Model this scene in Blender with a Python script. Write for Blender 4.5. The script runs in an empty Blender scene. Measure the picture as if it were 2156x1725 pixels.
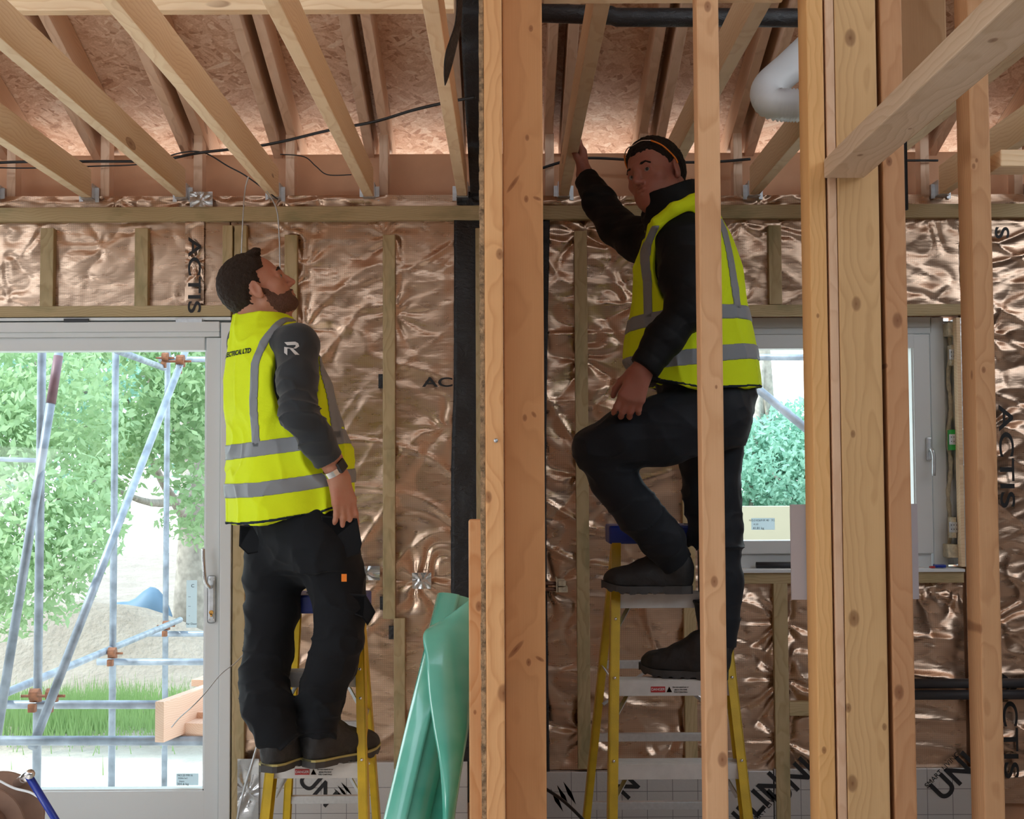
import bpy, bmesh, math, random
import numpy as np
from mathutils import Vector, Matrix
R = math.radians
random.seed(7)
SC = bpy.context.scene
COL = SC.collection

# ---------------------------------------------------------------- camera
F = 2800.0                       # focal length in pixels of a 2156x1725 frame
EYE = 1.5
_yaw = math.atan(8/F); _pit = math.atan(138/F); _rol = -0.005
_f = Vector((math.sin(_yaw)*math.cos(_pit), math.cos(_yaw)*math.cos(_pit), math.sin(_pit))).normalized()
_r0 = _f.cross(Vector((0,0,1))).normalized(); _u0 = _r0.cross(_f).normalized()
_r = _r0*math.cos(_rol) + _u0*math.sin(_rol); _u = _u0*math.cos(_rol) - _r0*math.sin(_rol)
cam = bpy.data.objects.new('camera', bpy.data.cameras.new('camera')); COL.objects.link(cam)
m3 = Matrix((_r, _u, -_f)).transposed()
cam.matrix_world = Matrix.Translation((0,0,EYE)) @ m3.to_4x4()
cam.data.sensor_fit = 'HORIZONTAL'; cam.data.sensor_width = 36.0; cam.data.lens = F*36.0/2156.0
cam.data.clip_start = 0.05; cam.data.clip_end = 300
SC.camera = cam

def P(px, py, Y):
    """world point seen at pixel (px, py) at depth Y"""
    d = _f*F + _r*(px-1078.0) - _u*(py-862.5)
    t = Y/d.y
    return Vector((d.x*t, Y, EYE + d.z*t))

# ---------------------------------------------------------------- world, sun, fill lamps, exposure
W = bpy.data.worlds.new('world'); SC.world = W; W.use_nodes = True
nt = W.node_tree; bg = nt.nodes['Background']
tc = nt.nodes.new('ShaderNodeTexCoord'); sep = nt.nodes.new('ShaderNodeSeparateXYZ'); rmp = nt.nodes.new('ShaderNodeValToRGB')
nt.links.new(tc.outputs['Generated'], sep.inputs[0]); nt.links.new(sep.outputs['Z'], rmp.inputs[0]); nt.links.new(rmp.outputs[0], bg.inputs[0])
rmp.color_ramp.elements[0].color = (0.90,0.96,1.0,1); rmp.color_ramp.elements[0].position = 0.0
rmp.color_ramp.elements[1].color = (0.62,0.80,1.0,1); rmp.color_ramp.elements[1].position = 0.9
bg.inputs[1].default_value = 6.6

def light(name, kind, loc, rot, energy, color, **kw):
    l = bpy.data.lights.new(name, kind); l.energy = energy; l.color = color
    for k, v in kw.items(): setattr(l, k, v)
    o = bpy.data.objects.new(name, l); COL.objects.link(o); o.location = loc; o.rotation_euler = rot
    return o
light('sun', 'SUN', (-8,0,20), (R(8), R(-42), 0), 9.0, (1.0,0.95,0.88), angle=R(3))
# added area lamps out of view, standing in for daylight from behind and left
light('fill_rear_left', 'AREA', (-2.6,-2.7,1.35), (R(90),0,0), 12, (0.93,0.96,1.0), shape='RECTANGLE', size=2.4, size_y=2.1)
light('fill_side_left', 'AREA', (-4.3,1.2,1.08), (R(46),0,R(-90)), 195, (0.97,0.98,1.0), shape='RECTANGLE', size=1.8, size_y=1.8)

SC.view_settings.view_transform = 'Standard'; SC.view_settings.look = 'None'
SC.view_settings.exposure = -0.92; SC.view_settings.gamma = 1.0
SC.view_settings.use_curve_mapping = False
SC.render.engine = 'CYCLES'
SC.cycles.use_denoising = True
SC.cycles.max_bounces = 8; SC.cycles.diffuse_bounces = 5; SC.cycles.transparent_max_bounces = 12
SC.cycles.sample_clamp_indirect = 6.0

# ---------------------------------------------------------------- materials
class NT:
    def __init__(s, name):
        s.m = bpy.data.materials.new(name); s.m.use_nodes = True
        s.t = s.m.node_tree; s.t.nodes.clear()
        s.out = s.n('ShaderNodeOutputMaterial')
    def n(s, typ, **kw):
        x = s.t.nodes.new(typ)
        for k, v in kw.items(): setattr(x, k, v)
        return x
    def l(s, a, b): s.t.links.new(a, b)
    def setin(s, node, key, v):
        if v is None: return
        if hasattr(v, 'is_linked') and hasattr(v, 'node'): s.l(v, node.inputs[key])
        else: node.inputs[key].default_value = v
    def math(s, op, a, b=None, c=None, clamp=False):
        x = s.n('ShaderNodeMath', operation=op, use_clamp=clamp)
        s.setin(x, 0, a); s.setin(x, 1, b); s.setin(x, 2, c)
        return x.outputs[0]
    def vmath(s, op, a, b=None):
        x = s.n('ShaderNodeVectorMath', operation=op)
        s.setin(x, 0, a); s.setin(x, 1, b)
        return x.outputs[1] if op in ('LENGTH','DISTANCE','DOT_PRODUCT') else x.outputs[0]
    def comb(s, x=0.0, y=0.0, z=0.0):
        c = s.n('ShaderNodeCombineXYZ'); s.setin(c,0,x); s.setin(c,1,y); s.setin(c,2,z); return c.outputs[0]
    def sep(s, v):
        c = s.n('ShaderNodeSeparateXYZ'); s.l(v, c.inputs[0]); return c.outputs
    def noise(s, v, scale, detail=3, rough=0.5, dist=0.0):
        x = s.n('ShaderNodeTexNoise'); s.l(v, x.inputs['Vector'])
        x.inputs['Scale'].default_value = scale; x.inputs['Detail'].default_value = detail
        x.inputs['Roughness'].default_value = rough; x.inputs['Distortion'].default_value = dist
        return x.outputs[0]
    def voro(s, v, scale, feature='F1', rand=1.0, out='Distance'):
        x = s.n('ShaderNodeTexVoronoi', feature=feature); s.l(v, x.inputs['Vector']); x.inputs['Scale'].default_value = scale
        x.inputs['Randomness'].default_value = rand
        return x.outputs[out]
    def ramp(s, fac, stops, interp='LINEAR'):
        x = s.n('ShaderNodeValToRGB'); s.l(fac, x.inputs[0]); cr = x.color_ramp; cr.interpolation = interp
        while len(cr.elements) < len(stops): cr.elements.new(0.5)
        for e, (p, c) in zip(cr.elements, stops):
            e.position = p; e.color = (c[0],c[1],c[2],1) if not isinstance(c,(int,float)) else (c,c,c,1)
        return x.outputs[0]
    def mix(s, fac, a, b, blend='MIX'):
        x = s.n('ShaderNodeMix', data_type='RGBA', blend_type=blend)
        s.setin(x, 0, fac); s.setin(x, 6, a if not isinstance(a, tuple) else (*a[:3],1)); s.setin(x, 7, b if not isinstance(b, tuple) else (*b[:3],1))
        return x.outputs[2]
    def obj(s):
        return s.n('ShaderNodeTexCoord').outputs['Object']
    def rnd(s): return s.n('ShaderNodeObjectInfo').outputs['Random']
    def bump(s, h, strength=0.5, dist=0.01, normal=None):
        x = s.n('ShaderNodeBump'); s.l(h, x.inputs['Height']); x.inputs['Strength'].default_value = strength; x.inputs['Distance'].default_value = dist
        if normal is not None: s.l(normal, x.inputs['Normal'])
        return x.outputs[0]
    def bsdf(s, color=(.8,.8,.8), rough=0.6, metal=0.0, normal=None, spec=None, **kw):
        b = s.n('ShaderNodeBsdfPrincipled')
        s.setin(b, 'Base Color', color if not isinstance(color, tuple) else (*color[:3],1))
        s.setin(b, 'Roughness', rough); s.setin(b, 'Metallic', metal)
        if spec is not None: b.inputs['Specular IOR Level'].default_value = spec
        if normal is not None: s.l(normal, b.inputs['Normal'])
        for k, v in kw.items(): s.setin(b, k, v)
        s.l(b.outputs[0], s.out.inputs[0])
        return b

def plain(name, col, rough=0.6, metal=0.0, nz=0.0, nscale=30, bump=0.0, bscale=200, **kw):
    n = NT(name); v = n.obj(); c = col
    if nz > 0:
        f = n.noise(v, nscale, 4)
        c = n.mix(n.ramp(f, [(0.3,0.0),(0.7,1.0)]), tuple(max(0,x*(1-nz)) for x in col), tuple(min(1,x*(1+nz)) for x in col))
    nm = n.bump(n.noise(v, bscale, 3), bump, 0.004) if bump > 0 else None
    n.bsdf(c, rough, metal, nm, **kw)
    return n.m

def wood(name, light_c, dark_c, knots=(), rough=0.62, ring=95.0, auto_knots=True, pith=(0.02,-0.12), stain=None, bumpy=0.15):
    """timber whose length runs along local x; knots = (x, y, z, size, face axis 'y'|'z') in local metres"""
    n = NT(name); v0 = n.obj(); r = n.rnd()
    off = n.comb(n.math('MULTIPLY', r, 37.0), 0.0, 0.0)
    v = n.vmath('ADD', v0, off)
    st = n.vmath('MULTIPLY', v, (0.55,1,1))
    warp = n.noise(st, 5.0, 3, 0.5)
    warp2 = n.noise(n.vmath('MULTIPLY', v, (2.2,8,8)), 1.0, 2)
    s = n.sep(v0)
    py = n.math('SUBTRACT', s[1], n.math('ADD', n.math('MULTIPLY', n.math('SUBTRACT', r, 0.5), 0.10), pith[0]))
    pz = n.math('SUBTRACT', s[2], pith[1])
    d = n.math('SQRT', n.math('ADD', n.math('MULTIPLY', py, py), n.math('MULTIPLY', pz, pz)))
    d = n.math('ADD', d, n.math('MULTIPLY', n.math('SUBTRACT', warp, 0.5), 0.10))
    d = n.math('ADD', d, n.math('MULTIPLY', n.math('SUBTRACT', warp2, 0.5), 0.008))
    kmask = None
    def addk(mask, prev): return mask if prev is None else n.math('MAXIMUM', prev, mask)
    for kn in knots:
        kx, ky, kz, ks, ax = kn[:5]
        q = n.vmath('SUBTRACT', v0, (kx,ky,kz))
        if len(kn) > 5:
            vr = n.n('ShaderNodeVectorRotate', rotation_type='Z_AXIS'); n.l(q, vr.inputs['Vector']); vr.inputs['Angle'].default_value = kn[5]
            q = n.vmath('MULTIPLY', vr.outputs[0], (1.0/kn[6]/0.62, 1.0, 1.0))
        q = n.vmath('MULTIPLY', q, (0.62, 0.0 if ax == 'y' else 1.0, 0.0 if ax == 'z' else 1.0))
        L = n.vmath('LENGTH', q)
        L = n.math('ADD', L, n.math('MULTIPLY', n.math('SUBTRACT', warp2, 0.5), ks*0.6))
        t = n.math('DIVIDE', L, ks)
        bulge = n.math('POWER', 2.718, n.math('MULTIPLY', n.math('MULTIPLY', t, t), -0.22))
        d = n.math('ADD', d, n.math('MULTIPLY', bulge, ks*1.0))
        km = n.ramp(t, [(0.0,1.0),(0.2,0.75),(0.5,0.62),(0.72,0.0)])
        kmask = addk(km, kmask)
    if auto_knots:
        kv = n.vmath('MULTIPLY', v, (2.6, 9.0, 9.0))
        dist = n.voro(kv, 1.0, rand=1.0)
        t = n.math('DIVIDE', dist, 0.17)
        t = n.math('ADD', t, n.math('MULTIPLY', n.math('SUBTRACT', warp2, 0.5), 0.5))
        km = n.ramp(t, [(0.0,1.0),(0.5,0.6),(0.9,0.7),(1.0,0.0)])
        keep = n.ramp(n.noise(n.vmath('MULTIPLY', v, (1.4,2,2)), 1.0, 0), [(0.5,0.0),(0.56,1.0)])
        kmask = addk(n.math('MULTIPLY', km, keep), kmask)
    ringf = n.math('FRACT', n.math('MULTIPLY', d, ring))
    ringc = n.ramp(ringf, [(0.0,0.05),(0.55,0.35),(0.86,1.0),(1.0,0.1)])
    fine = n.noise(n.vmath('MULTIPLY', v, (6,420,420)), 1.0, 2, 0.6)
    broad = n.noise(n.vmath('MULTIPLY', v, (0.8,14,14)), 1.0, 2)
    fac = n.math('ADD', n.math('MULTIPLY', ringc, 0.55), n.math('MULTIPLY', fine, 0.35))
    fac = n.math('ADD', fac, n.math('MULTIPLY', n.math('SUBTRACT', broad, 0.5), 0.9), clamp=True)
    c = n.mix(fac, light_c, dark_c)
    # timber to timber variation
    hsv = n.n('ShaderNodeHueSaturation'); n.l(c, hsv.inputs['Color'])
    n.l(n.math('ADD', n.math('MULTIPLY', r, 0.22), 0.89), hsv.inputs['Value'])
    c = hsv.outputs[0]
    if stain:
        sm = n.ramp(n.noise(n.vmath('MULTIPLY', v, (3,9,9)), 1.0, 4, 0.6), [(0.5,0.0),(0.72,1.0)])
        c = n.mix(n.math('MULTIPLY', sm, 0.7), c, stain)
    if kmask is not None:
        c = n.mix(n.math('MULTIPLY', kmask, 0.85), c, (dark_c[0]*0.30, dark_c[1]*0.17, dark_c[2]*0.12))
    h = n.math('ADD', n.math('MULTIPLY', ringc, 0.5), fine)
    n.bsdf(c, rough, 0.0, n.bump(h, bumpy, 0.002), spec=0.3)
    return n.m

M = {}
PINE_L, PINE_D = (0.76,0.42,0.19), (0.58,0.27,0.105)
M['pine']   = wood('pine_stud', PINE_L, PINE_D)
M['pale']   = wood('pale_joist', (0.86,0.665,0.44), (0.70,0.47,0.265), ring=80)
M['rafter'] = wood('rafter_pine', (0.78,0.56,0.41), (0.60,0.38,0.25), ring=80)
M['batten'] = wood('treated_batten', (0.56,0.44,0.255), (0.40,0.29,0.145), ring=110, stain=(0.20,0.20,0.09))
M['deck']   = wood('scaffold_board', (0.72,0.50,0.38), (0.55,0.33,0.24), ring=90)
M['white']  = plain('painted_frame', (0.72,0.74,0.74), 0.35)
M['black_mem'] = None

def mk_osb():
    n = NT('osb'); v = n.obj()
    cols = None
    w = n.noise(v, 2.0, 2)
    layers = []
    for i, (ang, sx, sy, sc) in enumerate([(0.2,1,5.0,10),(1.0,1,5.0,12),(-0.6,1,4.5,11)]):
        mp = n.n('ShaderNodeMapping'); n.l(v, mp.inputs[0]); mp.vector_type = 'TEXTURE'; mp.inputs['Rotation'].default_value = (0,0,ang); mp.inputs['Scale'].default_value = (1.0,1.0/sy,1.0); mp.inputs['Location'].default_value = (i*3.1,i*1.7,0)
        jit = n.vmath('ADD', mp.outputs[0], n.comb(n.math('MULTIPLY', w, 0.5), n.math('MULTIPLY', w, 0.9), 0.0))
        x = n.n('ShaderNodeTexVoronoi', feature='F1'); n.l(jit, x.inputs['Vector']); x.inputs['Scale'].default_value = sc
        layers.append((n.sep(x.outputs['Color'])[0], x.outputs['Distance']))
    sel = n.noise(v, 26.0, 1)
    a = n.mix(n.ramp(sel, [(0.45,0.0),(0.5,1.0)]), layers[0][0], layers[1][0])
    a = n.mix(n.ramp(n.noise(v, 19.0, 1), [(0.52,0.0),(0.56,1.0)]), a, layers[2][0])
    c = n.ramp(a, [(0.0,(0.38,0.17,0.09)),(0.12,(0.62,0.345,0.215)),(0.5,(0.74,0.47,0.32)),(0.85,(0.84,0.58,0.42)),(1.0,(0.90,0.70,0.54))])
    fine = n.noise(v, 120.0, 3)
    c = n.mix(0.25, c, n.ramp(fine, [(0.3,(0.35,0.18,0.10)),(0.7,(0.9,0.72,0.55))]))
    n.bsdf(c, 0.6, 0.0, n.bump(n.math('ADD', layers[0][1], a), 0.25, 0.003), spec=0.25)
    return n.m
M['osb'] = mk_osb()

def mk_foil(name, tint, rough=0.30, grid=1.0, dark=0.0):
    n = NT(name); v = n.obj(); s = n.sep(v)
    wv = n.noise(v, 6.0, 3)
    x = n.math('ADD', s[0], n.math('MULTIPLY', wv, 0.01)); z = n.math('ADD', s[2], n.math('MULTIPLY', wv, 0.01))
    gx = n.math('ABSOLUTE', n.math('SINE', n.math('MULTIPLY', x, 3.14159/0.0085)))
    gz = n.math('ABSOLUTE', n.math('SINE', n.math('MULTIPLY', z, 3.14159/0.0085)))
    g = n.math('MULTIPLY', n.math('MINIMUM', n.math('POWER', gx, 0.5), n.math('POWER', gz, 0.5)), grid)
    patch = n.ramp(n.noise(v, 2.3, 2), [(0.40,0.25),(0.62,1.0)])
    crk = n.noise(n.vmath('MULTIPLY', v, (1,1,3.0)), 12.0, 3, 0.5, 0.0); strk = n.noise(n.vmath('MULTIPLY', v, (9,9,150)), 1.0, 2)
    crk2 = n.voro(n.vmath('ADD', v, n.comb(n.math('MULTIPLY', wv, 0.3), 0.0, n.math('MULTIPLY', wv, 0.3))), 16.0, 'DISTANCE_TO_EDGE')
    h = n.math('MULTIPLY', crk, 0.40)
    c = n.mix(n.math('MULTIPLY', n.math('SUBTRACT', 1.0, n.math('MULTIPLY', g, n.math('ADD', n.math('MULTIPLY', strk, 0.5), 0.72))), 0.8), tint, tuple(t*0.55 for t in tint))
    c = n.mix(n.ramp(n.noise(v, 1.7, 3), [(0.35,0.0),(0.7,1.0)]), c, n.mix(0.0, tuple(t*0.8 for t in tint), tint), 'MIX')
    b = n.bsdf(c, n.math('ADD', n.math('MULTIPLY', crk, 0.25), rough-0.08), 0.92, n.bump(h, 0.5, 0.010))
    return n.m
M['foil'] = mk_foil('foil_membrane', (0.72,0.50,0.36), 0.25)
M['silver'] = mk_foil('silver_tape', (0.80,0.80,0.80), 0.2, grid=0.0)

def mk_board():
    n = NT('foil_faced_board'); v = n.obj(); s = n.sep(v)
    def line(c, step, w):
        f = n.math('ABSOLUTE', n.math('SUBTRACT', n.math('FRACT', n.math('DIVIDE', c, step)), 0.5))
        return n.ramp(f, [(w,1.0),(w+0.006,0.0)])
    g = n.math('MAXIMUM', line(s[0], 0.105, 0.010), line(s[2], 0.105, 0.010))
    crk = n.noise(v, 60.0, 4, 0.6)
    c = n.mix(n.math('MULTIPLY', g, 0.75), (0.62,0.61,0.60), (0.12,0.12,0.13))
    n.bsdf(c, 0.38, 0.55, n.bump(crk, 0.35, 0.004))
    return n.m
M['pir'] = mk_board()
M['print'] = plain('black_print', (0.012,0.012,0.014), 0.6)
def mk_mem():
    n = NT('black_membrane'); v = n.obj()
    h = n.math('ADD', n.noise(n.vmath('MULTIPLY', v, (1,1,2)), 28.0, 5, 0.6, 0.8), n.math('MULTIPLY', n.noise(v, 260.0, 2), 0.12))
    n.bsdf((0.013,0.013,0.015), 0.42, 0.0, n.bump(h, 0.6, 0.01)); return n.m
M['black_mem'] = mk_mem()
M['rim'] = plain('brown_fibreboard', (0.62,0.335,0.19), 0.7, nz=0.10, nscale=5, bump=0.1, bscale=150)
M['black_plastic'] = plain('black_plastic', (0.012,0.012,0.013), 0.35)
M['pipe_grey'] = plain('dark_grey_pipe', (0.035,0.036,0.042), 0.5, bump=0.2, bscale=60)
M['galv'] = plain('galvanised_steel', (0.60,0.62,0.64), 0.42, 0.85, nz=0.12, nscale=50)
M['tube'] = plain('scaffold_tube', (0.23,0.265,0.32), 0.45, 0.3, nz=0.4, nscale=9)
M['tube_red'] = plain('scaffold_tube_red', (0.17,0.09,0.11), 0.5, 0.1, nz=0.3, nscale=9)
M['rust'] = plain('rusty_coupler', (0.20,0.075,0.035), 0.8, 0.1, nz=0.4, nscale=40)
M['alu'] = plain('aluminium', (0.62,0.63,0.64), 0.38, 0.75, nz=0.06, nscale=80)
M['alu_white'] = plain('pale_step_face', (0.66,0.64,0.61), 0.5, 0.2, nz=0.06, nscale=25)
M['yellow'] = plain('yellow_fibreglass', (0.62,0.42,0.015), 0.42, nz=0.12, nscale=18, bump=0.1)
M['blue'] = plain('blue_plastic', (0.012,0.035,0.30), 0.35)
M['chrome'] = plain('polished_metal', (0.75,0.75,0.76), 0.2, 1.0)
M['duct'] = plain('white_flexible_duct', (0.74,0.75,0.76), 0.38)
M['card'] = plain('cardboard', (0.22,0.125,0.085), 0.85, nz=0.15, nscale=30)
M['whitegrey'] = plain('pale_grey_card', (0.56,0.55,0.60), 0.7)
M['paper'] = plain('paper_label', (0.78,0.82,0.84), 0.6)
def mk_backlit():
    n = NT('translucent_label'); d = n.n('ShaderNodeBsdfDiffuse'); d.inputs[0].default_value = (0.75,0.80,0.82,1); t = n.n('ShaderNodeBsdfTranslucent'); t.inputs[0].default_value = (0.72,0.78,0.80,1)
    mx = n.n('ShaderNodeMixShader'); mx.inputs[0].default_value = 0.6; n.l(d.outputs[0], mx.inputs[1]); n.l(t.outputs[0], mx.inputs[2]); n.l(mx.outputs[0], n.out.inputs[0]); return n.m
M['paper_t'] = mk_backlit()
M['red'] = plain('red_print', (0.45,0.02,0.02), 0.5)
M['orange'] = plain('orange_tag', (0.85,0.22,0.01), 0.5)
M['green'] = plain('green_plastic', (0.02,0.45,0.06), 0.4)
M['foam'] = plain('expanding_foam', (0.62,0.55,0.40), 0.8, nz=0.2, nscale=60, bump=0.8, bscale=60)
M['sealant'] = plain('silver_sealing_foil', (0.72,0.74,0.74), 0.3, 0.8, bump=0.9, bscale=35)
M['dark_wall'] = plain('dark_sheathing', (0.10,0.075,0.055), 0.8)
M['slate'] = plain('concrete_floor', (0.62,0.62,0.60), 0.8, nz=0.15, nscale=4)
def mk_glass():
    n = NT('window_glass'); tr = n.n('ShaderNodeBsdfTransparent'); tr.inputs[0].default_value = (0.93,0.97,0.96,1)
    gl = n.n('ShaderNodeBsdfGlossy'); gl.inputs['Roughness'].default_value = 0.02
    mx = n.n('ShaderNodeMixShader'); mx.inputs[0].default_value = 0.012
    n.l(tr.outputs[0], mx.inputs[1]); n.l(gl.outputs[0], mx.inputs[2]); n.l(mx.outputs[0], n.out.inputs[0]); return n.m
M['glass'] = mk_glass()
def mk_green():
    n = NT('green_membrane'); v = n.obj()
    c = n.mix(n.ramp(n.noise(v, 5.0, 3), [(0.35,0.0),(0.65,1.0)]), (0.05,0.38,0.27), (0.19,0.56,0.44))
    b = n.bsdf(c, 0.22, 0.0, n.bump(n.noise(n.vmath('MULTIPLY', v, (1,1,0.4)), 9.0, 3), 0.25, 0.008), **{'Coat Weight':0.5})
    b.inputs['Transmission Weight'].default_value = 0.0
    return n.m
M['gmem'] = mk_green()

# ---------------------------------------------------------------- object helpers
def tag(o, label=None, cat=None, group=None, kind=None):
    if label: o['label'] = label
    if cat: o['category'] = cat
    if group: o['group'] = group
    if kind: o['kind'] = kind
    return o
def empty(name, loc, label=None, cat=None, group=None, rot=(0,0,0)):
    o = bpy.data.objects.new(name, None); COL.objects.link(o); o.location = loc; o.rotation_euler = rot; o.empty_display_size = 0.1
    return tag(o, label, cat, group)
def link(name, me, mat=None, parent=None, loc=None):
    o = bpy.data.objects.new(name, me); COL.objects.link(o)
    if mat is not None and len(me.materials) == 0: me.materials.append(mat)
    if loc is not None: o.location = loc
    if parent is not None: o.parent = parent
    return o
def bm_link(name, bm, mat, parent=None, loc=None, smooth=False):
    me = bpy.data.meshes.new(name); bmesh.ops.recalc_face_normals(bm, faces=bm.faces[:]); bm.to_mesh(me); bm.free()
    if smooth:
        me.polygons.foreach_set('use_smooth', [True]*len(me.polygons))
    return link(name, me, mat, parent, loc)
def add_box(bm, x0, x1, y0, y1, z0, z1, M4=None, bevel=0.0):
    vs = [bm.verts.new((x,y,z)) for x in (x0,x1) for y in (y0,y1) for z in (z0,z1)]
    fs = [(0,1,3,2),(4,6,7,5),(0,4,5,1),(2,3,7,6),(0,2,6,4),(1,5,7,3)]
    faces = [bm.faces.new([vs[i] for i in f]) for f in fs]
    if bevel > 0:
        ed = list({e for f in faces for e in f.edges})
        r = bmesh.ops.bevel(bm, geom=ed, offset=bevel, segments=2, affect='EDGES', profile=0.6)
        vs = list({v for v in vs if v.is_valid} | set(r['verts']))
    if M4 is not None: bmesh.ops.transform(bm, matrix=M4, verts=vs)
def box(name, x0, x1, y0, y1, z0, z1, mat, parent=None, bevel=0.0, rel=None):
    """box in world coordinates; origin at its centre (or rel to the parent's location)"""
    c = Vector(((x0+x1)/2,(y0+y1)/2,(z0+z1)/2)); bm = bmesh.new()
    add_box(bm, x0-c.x, x1-c.x, y0-c.y, y1-c.y, z0-c.z, z1-c.z, bevel=bevel)
    o = bm_link(name, bm, mat, parent)
    o.location = c - (parent.matrix_basis.translation if parent else Vector((0,0,0)))
    return o
def timber(name, p0, p1, w, h, mat, side=(1,0,0), parent=None, bevel=0.003, taper=None):
    """timber along p0->p1 (centre line); w along side, h along the third axis. local x = length"""
    p0 = Vector(p0); p1 = Vector(p1); L = (p1-p0).length; ax = (p1-p0).normalized()
    ay = Vector(side); ay = (ay - ax*ay.dot(ax)).normalized(); az = ax.cross(ay)
    bm = bmesh.new(); add_box(bm, 0, L, -w/2, w/2, -h/2, h/2, bevel=bevel)
    o = bm_link(name, bm, mat, parent, smooth=False)
    m = Matrix((ax, ay, az)).transposed().to_4x4(); m.translation = p0 - (parent.matrix_basis.translation if parent else Vector((0,0,0)))
    o.matrix_basis = m
    return o
def tube_mesh(pts, r, seg=10, cap=True, closed=False):
    """swept tube; r number or list"""
    bm = bmesh.new(); pts = [Vector(p) for p in pts]; n = len(pts); rings = []
    up = None
    for i, p in enumerate(pts):
        t = (pts[min(i+1,n-1)] - pts[max(i-1,0)]).normalized()
        if up is None: up = t.orthogonal().normalized()
        up = (up - t*up.dot(t)).normalized(); b = t.cross(up)
        rr = r[i] if isinstance(r,(list,tuple)) else r
        rings.append([bm.verts.new(p + (up*math.cos(a)+b*math.sin(a))*rr) for a in [2*math.pi*k/seg for k in range(seg)]])
    for a, b in zip(rings, rings[1:]):
        for k in range(seg): bm.faces.new((a[k], a[(k+1)%seg], b[(k+1)%seg], b[k]))
    if cap: bm.faces.new(rings[0][::-1]); bm.faces.new(rings[-1])
    return bm
def smooth_path(pts, sub=8):
    pts = [Vector(p) for p in pts]; out = []
    for i in range(len(pts)-1):
        p0 = pts[max(i-1,0)]; p1 = pts[i]; p2 = pts[i+1]; p3 = pts[min(i+2,len(pts)-1)]
        for k in range(sub):
            t = k/sub
            out.append(0.5*((2*p1) + (p2-p0)*t + (2*p0-5*p1+4*p2-p3)*t*t + (3*p1-p0-3*p2+p3)*t**3))
    out.append(pts[-1]); return out
def tube(name, pts, r, mat, parent=None, seg=10, smooth=True, origin=None):
    o0 = Vector(pts[0]) if origin is None else Vector(origin)
    q = [Vector(p)-o0 for p in pts]
    o = bm_link(name, tube_mesh(q, r, seg), mat, parent, smooth=smooth)
    o.location = o0 - (parent.matrix_basis.translation if parent else Vector((0,0,0)))
    return o
def text(name, body, size, mat, parent, loc, rot, sx=1.0, extrude=0.0006, off=0.0):
    c = bpy.data.curves.new(name, 'FONT'); c.body = body; c.size = size; c.extrude = extrude; c.align_x = 'CENTER'; c.align_y = 'CENTER'; c.offset = off
    c.materials.append(mat); o = bpy.data.objects.new(name, c); COL.objects.link(o); o.parent = parent
    bpy.context.view_layer.update(); me = bpy.data.meshes.new_from_object(o.evaluated_get(bpy.context.evaluated_depsgraph_get())); bpy.data.objects.remove(o); bpy.data.curves.remove(c)
    o = bpy.data.objects.new(name, me); COL.objects.link(o); o.parent = parent
    o.location = Vector(loc) - (parent.matrix_basis.translation if parent else Vector((0,0,0)))
    o.rotation_euler = rot; o.scale = (sx,1,1); return o
def np_mesh(name, V, Q, smooth=True):
    me = bpy.data.meshes.new(name); nv = len(V); nq = len(Q); k = Q.shape[1]
    me.vertices.add(nv); me.vertices.foreach_set('co', np.asarray(V, np.float32).ravel())
    me.loops.add(nq*k); me.loops.foreach_set('vertex_index', np.asarray(Q, np.int32).ravel())
    me.polygons.add(nq); me.polygons.foreach_set('loop_start', np.arange(0,nq*k,k,dtype=np.int32))
    me.update(calc_edges=True); me.validate()
    if smooth: me.polygons.foreach_set('use_smooth', np.ones(len(me.polygons), bool))
    return me

# ---------------------------------------------------------------- numpy noise
def _hash(ix, iy, iz, seed):
    h = (ix.astype(np.int64)*374761393 + iy.astype(np.int64)*668265263 + iz.astype(np.int64)*2147483647 + seed*1274126177) & 0xFFFFFFFF
    h = ((h ^ (h >> 13)) * 1103515245) & 0xFFFFFFFF
    h = ((h ^ (h >> 16)) * 2654435761) & 0xFFFFFFFF
    return ((h ^ (h >> 15)) & 0xFFFF).astype(np.float32)/65535.0
def vnoise(x, y, z, seed=0):
    """value noise, -1..1"""
    x = np.asarray(x, np.float32); y = np.asarray(y, np.float32) + 0*x; z = np.asarray(z, np.float32) + 0*x
    ix = np.floor(x); iy = np.floor(y); iz = np.floor(z)
    fx = x-ix; fy = y-iy; fz = z-iz
    fx = fx*fx*fx*(fx*(fx*6-15)+10); fy = fy*fy*fy*(fy*(fy*6-15)+10); fz = fz*fz*fz*(fz*(fz*6-15)+10)
    r = 0
    for dx in (0,1):
        for dy in (0,1):
            for dz in (0,1):
                r = r + _hash(ix+dx, iy+dy, iz+dz, seed)*(fx if dx else 1-fx)*(fy if dy else 1-fy)*(fz if dz else 1-fz)
    return r*2-1
def ridge(x, y, z, seed=0): return 1-np.abs(vnoise(x,y,z,seed))
# ================================================================ THE SHELL
FL = 0.0
WY = 5.62                        # inner face of the outside wall
def S(o): o['kind'] = 'structure'; return o
def pX(px, Y=5.6): return P(px, 1000, Y).x
def pZ(py, Y=5.6, px=1070): return P(px, py, Y).z

S(box('floor', -4.5, 3.8, -3.0, 5.9, -0.12, 0.0, M['slate']))
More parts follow.
